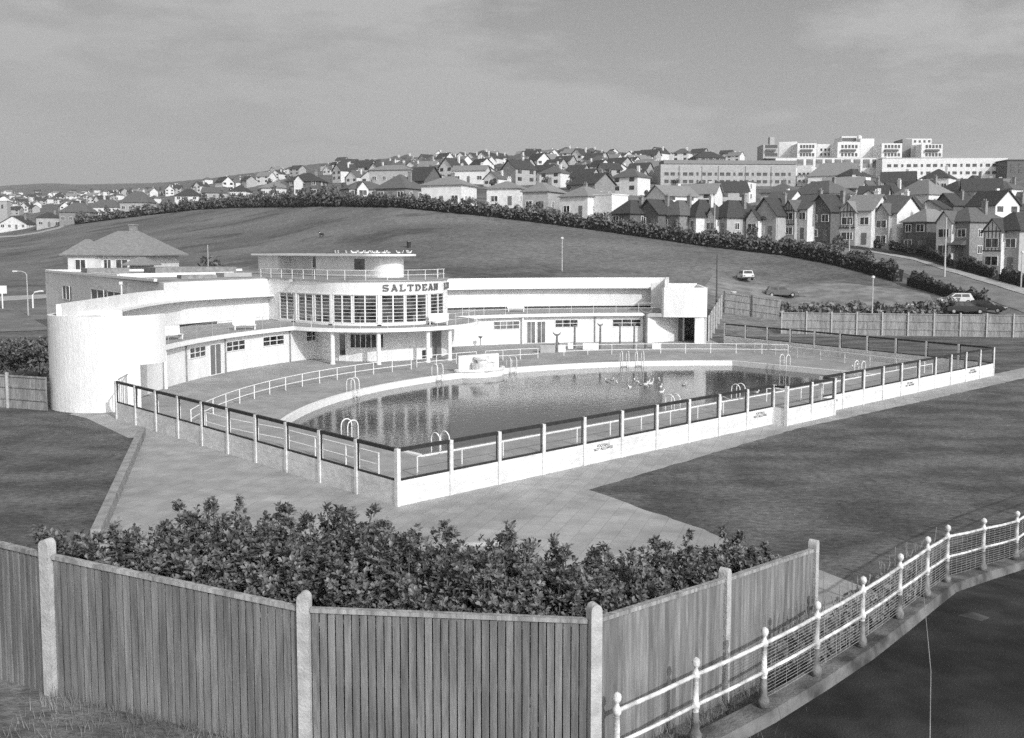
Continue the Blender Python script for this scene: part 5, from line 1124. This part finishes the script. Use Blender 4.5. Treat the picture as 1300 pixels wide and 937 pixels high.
# kerb under the railing, path surface, retaining wall
def side_pt(i):
    a = RP[max(0, i - 1)]; b_ = RP[min(len(RP) - 1, i + 1)]; d = (b_ - a); d.z = 0; d.normalize(); return Vector((d.y, -d.x, 0))
kb = MB(); ring = []
for i, p in enumerate(RP):
    s = side_pt(i); ring.append([p - s * .16 + Z * -.004, p + s * .15 + Z * -.004, p + s * .2 - Z * .16, p - s * .16 - Z * .16])
vs = [q for r_ in ring for q in r_]; kb.add(vs, [(i * 4 + j, i * 4 + (j + 1) % 4, (i + 1) * 4 + (j + 1) % 4, (i + 1) * 4 + j) for i in range(len(ring) - 1) for j in range(4)])
tag(obj('path_kerb', kb, m_stone), 'worn stone kerb beneath the white iron railing', 'kerb')
pm = MB(); vs = []
for i, p in enumerate(RP):
    s = side_pt(i); vs += [p + s * .1 - Z * .16, p + s * 2.5 - Z * .17, p + s * 7 - Z * .15]
pm.add(vs, [(i * 3 + j, i * 3 + j + 1, (i + 1) * 3 + j + 1, (i + 1) * 3 + j) for i in range(len(RP) - 1) for j in range(2)]); pm.f = [f[::-1] for f in pm.f]
struct('upper_path', pm, m_path)
rw = MB(); vs = []
for i, p in enumerate(RP): s = side_pt(i); q = p - s * .10; vs += [q - Z * .1, Vector((q.x, q.y, -1.)), q + s * .3 - Z * .17, Vector((q.x + s.x * .3, q.y + s.y * .3, -1.))]
rw.add(vs, [(i * 4 + a, (i + 1) * 4 + a, (i + 1) * 4 + b_, i * 4 + b_) for i in range(len(RP) - 1) for a, b_ in ((0, 1), (2, 3), (0, 2), (1, 3))])
tag(obj('retaining_wall', rw, m_stone), 'rough retaining wall below the white railing facing the lawn', 'wall')
for (u, v), nm, lb in (((1222, 768), 'a', 'pale repair patch on dark upper path'), ((1180, 798), 'b', 'small pale repair patch beside the kerb')):
    P = PY(u, v, 15.6); 
# worn pale marks in the asphalt
pts = [PZ(*q, 2.83)[:2] for q in ((1194, 780), (1212, 770), (1236, 765), (1256, 772), (1240, 780), (1219, 788))]; struct('path_patch', MB().prism([(a, b_) for a, b_ in pts], 2.62, 2.665), m_patch)
# close-boarded fence
FP = [(-330, 14.6, 5.6), (60, 12.1, 5.25), (385, 11.4, 4.82), (755, 11.3, 4.72), (921, 13.65, 4.42), (1033, 16.0, 4.13)]
FP = [Vector((PY(u, 700, D)[0], D, z)) for u, D, z in FP]
bf = thing('board_fence', 'weathered close-boarded timber fence with rounded concrete posts in the foreground', 'fence', tuple(FP[2])); off = tuple(FP[2]); FHt = 2.6
for i, p in enumerate(FP):
    if i == 0: continue
    d = (FP[min(i + 1, len(FP) - 1)] - FP[max(i - 1, 0)]); a = math.atan2(d.y, d.x); w2 = .072 if i < 4 else .06; pr = [(-w2, -FHt), (w2, -FHt), (w2, .04)] + [(w2 * math.cos(R(t)), .04 + .085 * math.sin(R(t))) for t in range(15, 180, 15)] + [(-w2, .04)]
    mb = MB(); n = len(pr); f = lambda x, y, z: (p.x + x * math.cos(a) - y * math.sin(a), p.y + x * math.sin(a) + y * math.cos(a), p.z + z + (.06 if i < 4 else .02))
    mb.add([f(x, -.07, z) for x, z in pr] + [f(x, .07, z) for x, z in pr], [tuple(range(n)), tuple(range(n, 2 * n))[::-1]] + [(j, n + j, n + (j + 1) % n, (j + 1) % n) for j in range(n)]); obj('post', mb, m_wpost, bf, off)
bt = []
for i, (a, b_) in enumerate(zip(FP, FP[1:])):
    L_ = (b_ - a).length; d = (b_ - a).normalized(); dh = Vector((d.x, d.y, 0)).normalized(); nn = Vector((dh.y, -dh.x, 0)); a_, b2 = a + d * .08, b_ - d * .08
    if i == 0: d = d
    zt2 = -.06
    mb = MB(); n = int(L_ / .1); 
    for k in range(n):
        p = a_.lerp(b2, (k + .5) / n); wd = (b2 - a_).length / n; lean = random.uniform(-.004, .004); tilt = .010
        q0 = p - dh * (wd / 2 - .008); q1 = p + dh * (wd / 2 - .006); o0, o1 = nn * (.012 + lean), nn * (.028 + lean)
        top = zt2 + random.uniform(-.006, .004)
        vs = [q0 - nn * .0 + Z * -FHt, q1 + Z * -FHt, q1 + Z * top, q0 + Z * top, q0 + o0 + Z * -FHt, q1 + o1 + Z * -FHt, q1 + o1 + Z * top, q0 + o0 + Z * top]
        mb.add(vs, [(4, 5, 6, 7), (1, 0, 3, 2), (0, 4, 7, 3), (5, 1, 2, 6), (3, 7, 6, 2)], k % 4)
    obj('board_panel', mb, [m_wood] + BT, bf, off)
    mb = MB(); mb.beam(a_ + Z * -.025, b2 + Z * -.025, .085, .05); obj('capping_rail', mb, m_cap, bf, off)
    mb = MB(); mb.beam(a_ - nn * .05 + Z * -.9, b2 - nn * .05 + Z * -.9, .07, .09); obj('back_rail', mb, m_wood, bf, off)
# earth bank carrying the shrubs
bk = MB(); vs = []
LN = [FP[0] - Z * 1.9] + [p - Z * 1.8 for p in FP[1:]]
for i, p in enumerate(LN):
    dd = (LN[min(i + 1, 5)] - LN[max(i - 1, 0)]); s = Vector((-dd.y, dd.x, 0)).normalized()
    if i >= 4: s = Vector((-.55, .83, 0))
    vs += [p - s * 6 - Z * .3, p + s * .0, p + s * 2.0 - Z * (.35 * (p.z) * .5), p + s * 5.2 - Z * (p.z + .3)]
bk.add(vs, [(i * 4 + j, (i + 1) * 4 + j, (i + 1) * 4 + j + 1, i * 4 + j + 1) for i in range(5) for j in range(3)]); bk.f = [f[::-1] for f in bk.f]
bk.f = bk.f[3 * 0:]; struct('earth_bank', bk, m_lawn)
tf = MB(); gv = []
for _ in range(5200):
    i = random.choices((0, 1, 2, 3, 4), (3, 4, 4, 3, 2))[0]; p = FP[i].lerp(FP[i + 1], random.random()); d = FP[i + 1] - FP[i]; s = Vector((d.y, -d.x, 0)).normalized(); o = random.random() ** 2 * 1.6 + .03
    q = p + s * o + Z * (-1.8 - .05 * o - (.1 if i == 0 else 0)); h_ = random.uniform(.05, .22); a = random.uniform(0, 6.28); c_ = Vector((math.cos(a), math.sin(a), 0)); ln = Vector((random.uniform(-.6, .6), random.uniform(-.6, .6), 0)) * h_
    tf.add([q - c_ * .006 - Z * .05, q + c_ * .006 - Z * .05, q + ln + Z * h_], [(0, 1, 2)])
tag(obj('rough_grass_blades', tf, m_scrub), 'rough grass blades along the foot of the board fence', 'grass', kind='stuff')
# leafy evergreen shrubs: rosettes of glossy leaves on lumpy shells
def leaf_rosettes(blobs, n):
    w_ = np.array([b_[3] * b_[4] + b_[3] * b_[5] for b_ in blobs]); w_ /= w_.sum(); idx = RNG.choice(len(blobs), n, p=w_); Bl = np.array([b_ for b_ in blobs])[idx]
    d = RNG.normal(size=(n, 3)); d[:, 2] = np.where(d[:, 2] < -.3, -d[:, 2], d[:, 2]); d /= np.linalg.norm(d, axis=1)[:, None]
    lump = 1 + .22 * np.sin(d[:, 0] * 9 + idx) * np.sin(d[:, 1] * 8 + idx * 2) + .1 * np.sin(d[:, 2] * 11 + idx)
    r = (RNG.uniform(.55, 1.0, n) ** .6 * lump)[:, None]; sp = RNG.random(n) < .03; r[sp] *= 1.12
    p = Bl[:, :3] + d * Bl[:, 3:6] * r
    ax = d * .8 + RNG.normal(size=(n, 3)) * .35; ax[:, 2] += .75; ax /= np.linalg.norm(ax, axis=1)[:, None]
    e = np.cross(ax, RNG.normal(size=(n, 3))); e /= np.linalg.norm(e, axis=1)[:, None]; g_ = np.cross(ax, e); V = []; K_ = 7
    for k in range(K_):
        th = 6.2832 * k / K_ + RNG.uniform(-.3, .3, n); tl = RNG.uniform(.15, 1.1, n); ln = RNG.uniform(.055, .105, n)[:, None]; 
        dr = (np.cos(th)[:, None] * e + np.sin(th)[:, None] * g_) * np.cos(tl)[:, None] + ax * np.sin(tl)[:, None]
        sd_ = np.cross(dr, ax) + 1e-6; sd_ /= np.linalg.norm(sd_, axis=1)[:, None]; b0 = p + ax * (.012 * k - .03)
        mid = b0 + dr * ln * .6; wv = sd_ * ln * .24; V.append(np.stack([b0, mid - wv, b0 + dr * ln - ax * ln * .08, mid + wv], 1))
    V = np.concatenate(V, 0).reshape(-1, 3); m_ = len(V) // 4; mb = MB(); mb.v = [tuple(x) for x in V.tolist()]; mb.f = [(4 * i, 4 * i + 1, 4 * i + 2, 4 * i + 3) for i in range(m_)]; mb.m = [0] * m_; return mb
def big_shrub(blobs, n, label):
    cx = sum(b_[0] for b_ in blobs) / len(blobs); cy = sum(b_[1] for b_ in blobs) / len(blobs); cz = min(b_[2] - b_[5] for b_ in blobs)
    t = thing('evergreen_shrub', label, 'shrub', (cx, cy, cz), 0, 'evergreen shrubs behind the board fence'); off = (cx, cy, cz)
    fm = leaf_rosettes(blobs, n); sp = MB()
    for b_ in blobs:
        for k in range(9):
            a = random.uniform(0, 6.28); q = random.uniform(.1, .75); x0, y0 = b_[0] + q * b_[3] * math.cos(a), b_[1] + q * b_[4] * math.sin(a); z0 = b_[2] + b_[5] * math.sqrt(1 - q * q) * .95; hh = random.uniform(.12, .42); lx, ly = random.uniform(-.1, .1), random.uniform(-.1, .1)
            sp.tube([(x0, y0, z0 - .3), (x0 + lx * .5, y0 + ly * .5, z0 + hh * .5), (x0 + lx, y0 + ly, z0 + hh)], .009, 4, r1=.004)
            lf_ = leaf_rosettes([(x0 + lx, y0 + ly, z0 + hh * .6, .05, .05, hh * .45)], int(5 + hh * 22)); fm.add(lf_.v, lf_.f)
    fm.add(sp.v, sp.f, 1); o = obj('foliage', fm, [m_leaf, m_bark], t, off)
    mb = MB()
    for b_ in blobs:
        for k in range(7):
            a = k * .9 + b_[0]; tip = (b_[0] + .6 * b_[3] * math.cos(a), b_[1] + .6 * b_[4] * math.sin(a), b_[2] + .55 * b_[5]); mb.tube([(b_[0], b_[1], b_[2] - b_[5]), (b_[0] + .3 * b_[3] * math.cos(a), b_[1] + .3 * b_[4] * math.sin(a), b_[2] - .2 * b_[5]), tip], .03, 5, r1=.008)
    obj('branches', mb, m_bark, t, off)
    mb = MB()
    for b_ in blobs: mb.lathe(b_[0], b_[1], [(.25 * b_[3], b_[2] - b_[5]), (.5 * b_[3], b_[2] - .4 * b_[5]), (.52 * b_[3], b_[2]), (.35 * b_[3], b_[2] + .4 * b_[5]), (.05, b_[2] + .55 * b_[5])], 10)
    obj('shaded_heart', mb, m_shade, t, off)  # dark solid body puts the shade between the leaves into its colour
def bl(u, v, D, rx, ry, rz):    # blob whose top is seen at (u, v)
    P = PY(u, v + 13 + (7 if u < 520 else 0), D); return (P[0], P[1], P[2] - rz, rx, ry, rz)
big_shrub([bl(140, 676, 13.5, .8, .8, 1.2), bl(75, 672, 14.0, .8, .7, 1.2)], 4800, 'low evergreen shrub at the left end of the row, beside the kerb wall')
big_shrub([bl(200, 668, 13.2, .9, .9, 1.3), bl(262, 640, 13.3, .9, 1., 1.5), bl(320, 668, 12.9, .8, .9, 1.3)], 7600, 'tall leafy shrub left of middle, nearest the left fence panel')
big_shrub([bl(372, 652, 13.1, .9, .9, 1.5), bl(440, 646, 13.1, .95, 1., 1.6), bl(500, 668, 12.9, .8, .9, 1.4)], 8200, 'tallest leafy shrub in the middle, in front of the fence corner post')
big_shrub([bl(560, 684, 12.9, .8, .9, 1.4), bl(640, 680, 12.9, .75, .9, 1.4), bl(600, 712, 12.2, .9, .6, 1.2)], 6600, 'leafy shrub right of middle with one taller sprig')
big_shrub([bl(715, 706, 13.0, .85, .9, 1.3), bl(790, 702, 13.9, .85, .9, 1.3), bl(735, 730, 12.4, .75, .5, 1.1)], 6600, 'leafy shrub behind the post where the fence turns')
big_shrub([bl(862, 690, 15.2, .85, .8, 1.4), bl(925, 682, 16.4, .85, .8, 1.4), bl(966, 700, 17.3, .6, .6, 1.1)], 6400, 'leafy shrub at the right end, behind the last fence panels')
# ivy and dry stalks by the railing
n = 900; P1 = RP[4]; pts = []
for _ in range(n):
    w_ = random.random(); i = 3 + int(w_ * 3.2); i = min(i, 6); f_ = random.random(); p = RP[i].lerp(RP[i + 1], f_); s = side_pt(i); pts.append(tuple(p - s * random.uniform(.15, .6) + Z * random.uniform(-.6, .55)))
t = thing('dry_weeds', 'dry weeds and stalks growing through the iron railing', 'weeds', tuple(RP[4])); o = obj('foliage', leaf_quads(pts, .07), m_scrub, t, tuple(RP[4])); 
mb = MB()
for k in range(42):
    i = 3 + k % 4; p = RP[i].lerp(RP[i + 1], random.random()) - side_pt(i) * random.uniform(.1, .3); mb.tube([p - Z * .2, p + Z * .6 + Vector((random.uniform(-.05, .05), 0, 0)), p + Z * random.uniform(.85, 1.05) + Vector((random.uniform(-.1, .1), 0, 0))], .012, 4, r1=.006)
obj('stalks', mb, m_kerbw, t, tuple(RP[4]))
P = PY(1176, 847, 11.2); b_ = PY(1172.5, 752, 11.0); o = obj('dry_stalk', MB().tube([(P[0] + .03, 11.1, P[2] - .9), (P[0] + .01, 11.1, P[2]), ((b_[0] + P[0]) / 2 + .005, 11.05, (P[2] + b_[2]) / 2), (b_[0], 11.0, b_[2])], .008, 5, r1=.003), m_kerbw); tag(o, 'single tall pale stalk rising in front of the dark path', 'stalk')
q = [PZ(*c) for c in ((575, 694), (640, 691))]; o = obj('kerb_stone', MB().beam((q[0][0], q[0][1], .05), (q[1][0], q[1][1], .05), .12, .1), m_wpost); tag(o, 'thin pale kerb stone on paving just above the shrubs', 'kerb')
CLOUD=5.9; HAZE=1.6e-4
# ------------------------------------------------------------ camera, sky, sun
cam = bpy.data.cameras.new('camera'); co = bpy.data.objects.new('camera', cam); C.objects.link(co)
co.location = (0, 0, H); co.rotation_euler = (math.pi / 2 - PITCH, 0, 0); cam.sensor_width = 36; cam.lens = F / 1300 * 36
cam.shift_y = -45.5 / 1300; cam.clip_end = 20000; bpy.context.scene.camera = co
AZ, EL = R(33), R(31)
sd = Vector((math.sin(AZ) * math.cos(EL), -math.cos(AZ) * math.cos(EL), math.sin(EL)))
sl = bpy.data.lights.new('sun', 'SUN'); sl.energy = 3.45; sl.angle = R(.5); sl.color = (1, 1, 1)
so = bpy.data.objects.new('sun', sl); C.objects.link(so); so.rotation_euler = (-sd).to_track_quat('-Z', 'Y').to_euler()
w = bpy.data.worlds.new('World'); bpy.context.scene.world = w; w.use_nodes = True; nt = w.node_tree; N = nt.nodes; K = nt.links
bg = N['Background']; sk = N.new('ShaderNodeTexSky'); sk.sky_type = 'NISHITA'; sk.sun_disc = False; sk.sun_elevation = EL
sk.sun_rotation = math.atan2(sd.x, sd.y); sk.dust_density = 2.0
bw = N.new('ShaderNodeRGBToBW'); K.new(sk.outputs[0], bw.inputs[0])
tc = N.new('ShaderNodeTexCoord'); mp = N.new('ShaderNodeMapping'); mp.inputs['Scale'].default_value = (1, 1, 3.8); K.new(tc.outputs['Generated'], mp.inputs['Vector'])
cn = N.new('ShaderNodeTexNoise'); cn.inputs['Scale'].default_value = 3.0; cn.inputs['Detail'].default_value = 9; cn.inputs['Roughness'].default_value = .62; K.new(mp.outputs[0], cn.inputs['Vector'])
mr = N.new('ShaderNodeMapRange'); mr.inputs[1].default_value = .44; mr.inputs[2].default_value = .62; mr.inputs[3].default_value = 0; mr.inputs[4].default_value = 1; K.new(cn.outputs['Fac'], mr.inputs[0])
sx = N.new('ShaderNodeSeparateXYZ'); K.new(tc.outputs['Generated'], sx.inputs[0]); hz_ = N.new('ShaderNodeMapRange'); hz_.inputs[1].default_value = 0; hz_.inputs[2].default_value = .35; hz_.inputs[3].default_value = .95; hz_.inputs[4].default_value = .0; K.new(sx.outputs[2], hz_.inputs[0])
ad = N.new('ShaderNodeMath'); ad.operation = 'MULTIPLY_ADD'; ad.use_clamp = True; ad.inputs[1].default_value = .9; K.new(mr.outputs[0], ad.inputs[0]); K.new(hz_.outputs[0], ad.inputs[2]); mr = ad
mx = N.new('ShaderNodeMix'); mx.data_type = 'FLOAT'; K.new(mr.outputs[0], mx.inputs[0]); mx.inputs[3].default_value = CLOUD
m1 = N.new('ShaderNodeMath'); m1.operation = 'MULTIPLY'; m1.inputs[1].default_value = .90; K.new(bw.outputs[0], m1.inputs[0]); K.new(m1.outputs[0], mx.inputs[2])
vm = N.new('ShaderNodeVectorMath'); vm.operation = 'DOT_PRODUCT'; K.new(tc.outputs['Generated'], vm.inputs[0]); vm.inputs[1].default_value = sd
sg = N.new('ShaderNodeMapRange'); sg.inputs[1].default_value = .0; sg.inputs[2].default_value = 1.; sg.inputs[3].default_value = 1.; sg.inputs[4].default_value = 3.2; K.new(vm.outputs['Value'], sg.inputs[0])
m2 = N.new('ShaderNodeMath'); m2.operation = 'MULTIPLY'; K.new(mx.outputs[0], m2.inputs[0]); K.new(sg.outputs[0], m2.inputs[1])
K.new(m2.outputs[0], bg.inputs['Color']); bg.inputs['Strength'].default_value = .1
sc = bpy.context.scene; sc.view_settings.view_transform = 'Standard'; sc.view_settings.look = 'None'; sc.view_settings.gamma = 1; sc.view_settings.use_curve_mapping = False
sc.view_settings.exposure = -.28
sc.cycles.max_bounces = 5; sc.cycles.use_denoising = False
sc.cycles.use_adaptive_sampling = True

hb = MB(); hb.box(0, 2700, -2.6, 420, 14000, 5600); hz = obj('haze', hb, []); tag(hz, kind='stuff')
hm = bpy.data.materials.new('haze_air'); hm.use_nodes = True; hn = hm.node_tree; hn.nodes.remove(hn.nodes['Principled BSDF']); pv = hn.nodes.new('ShaderNodeVolumePrincipled')
pv.inputs['Color'].default_value = (.9, .9, .9, 1); pv.inputs['Density'].default_value = HAZE; pv.inputs['Anisotropy'].default_value = .2; hn.links.new(pv.outputs[0], hn.nodes['Material Output'].inputs['Volume'])
hz.data.materials.append(hm); sc.cycles.volume_bounces = 0
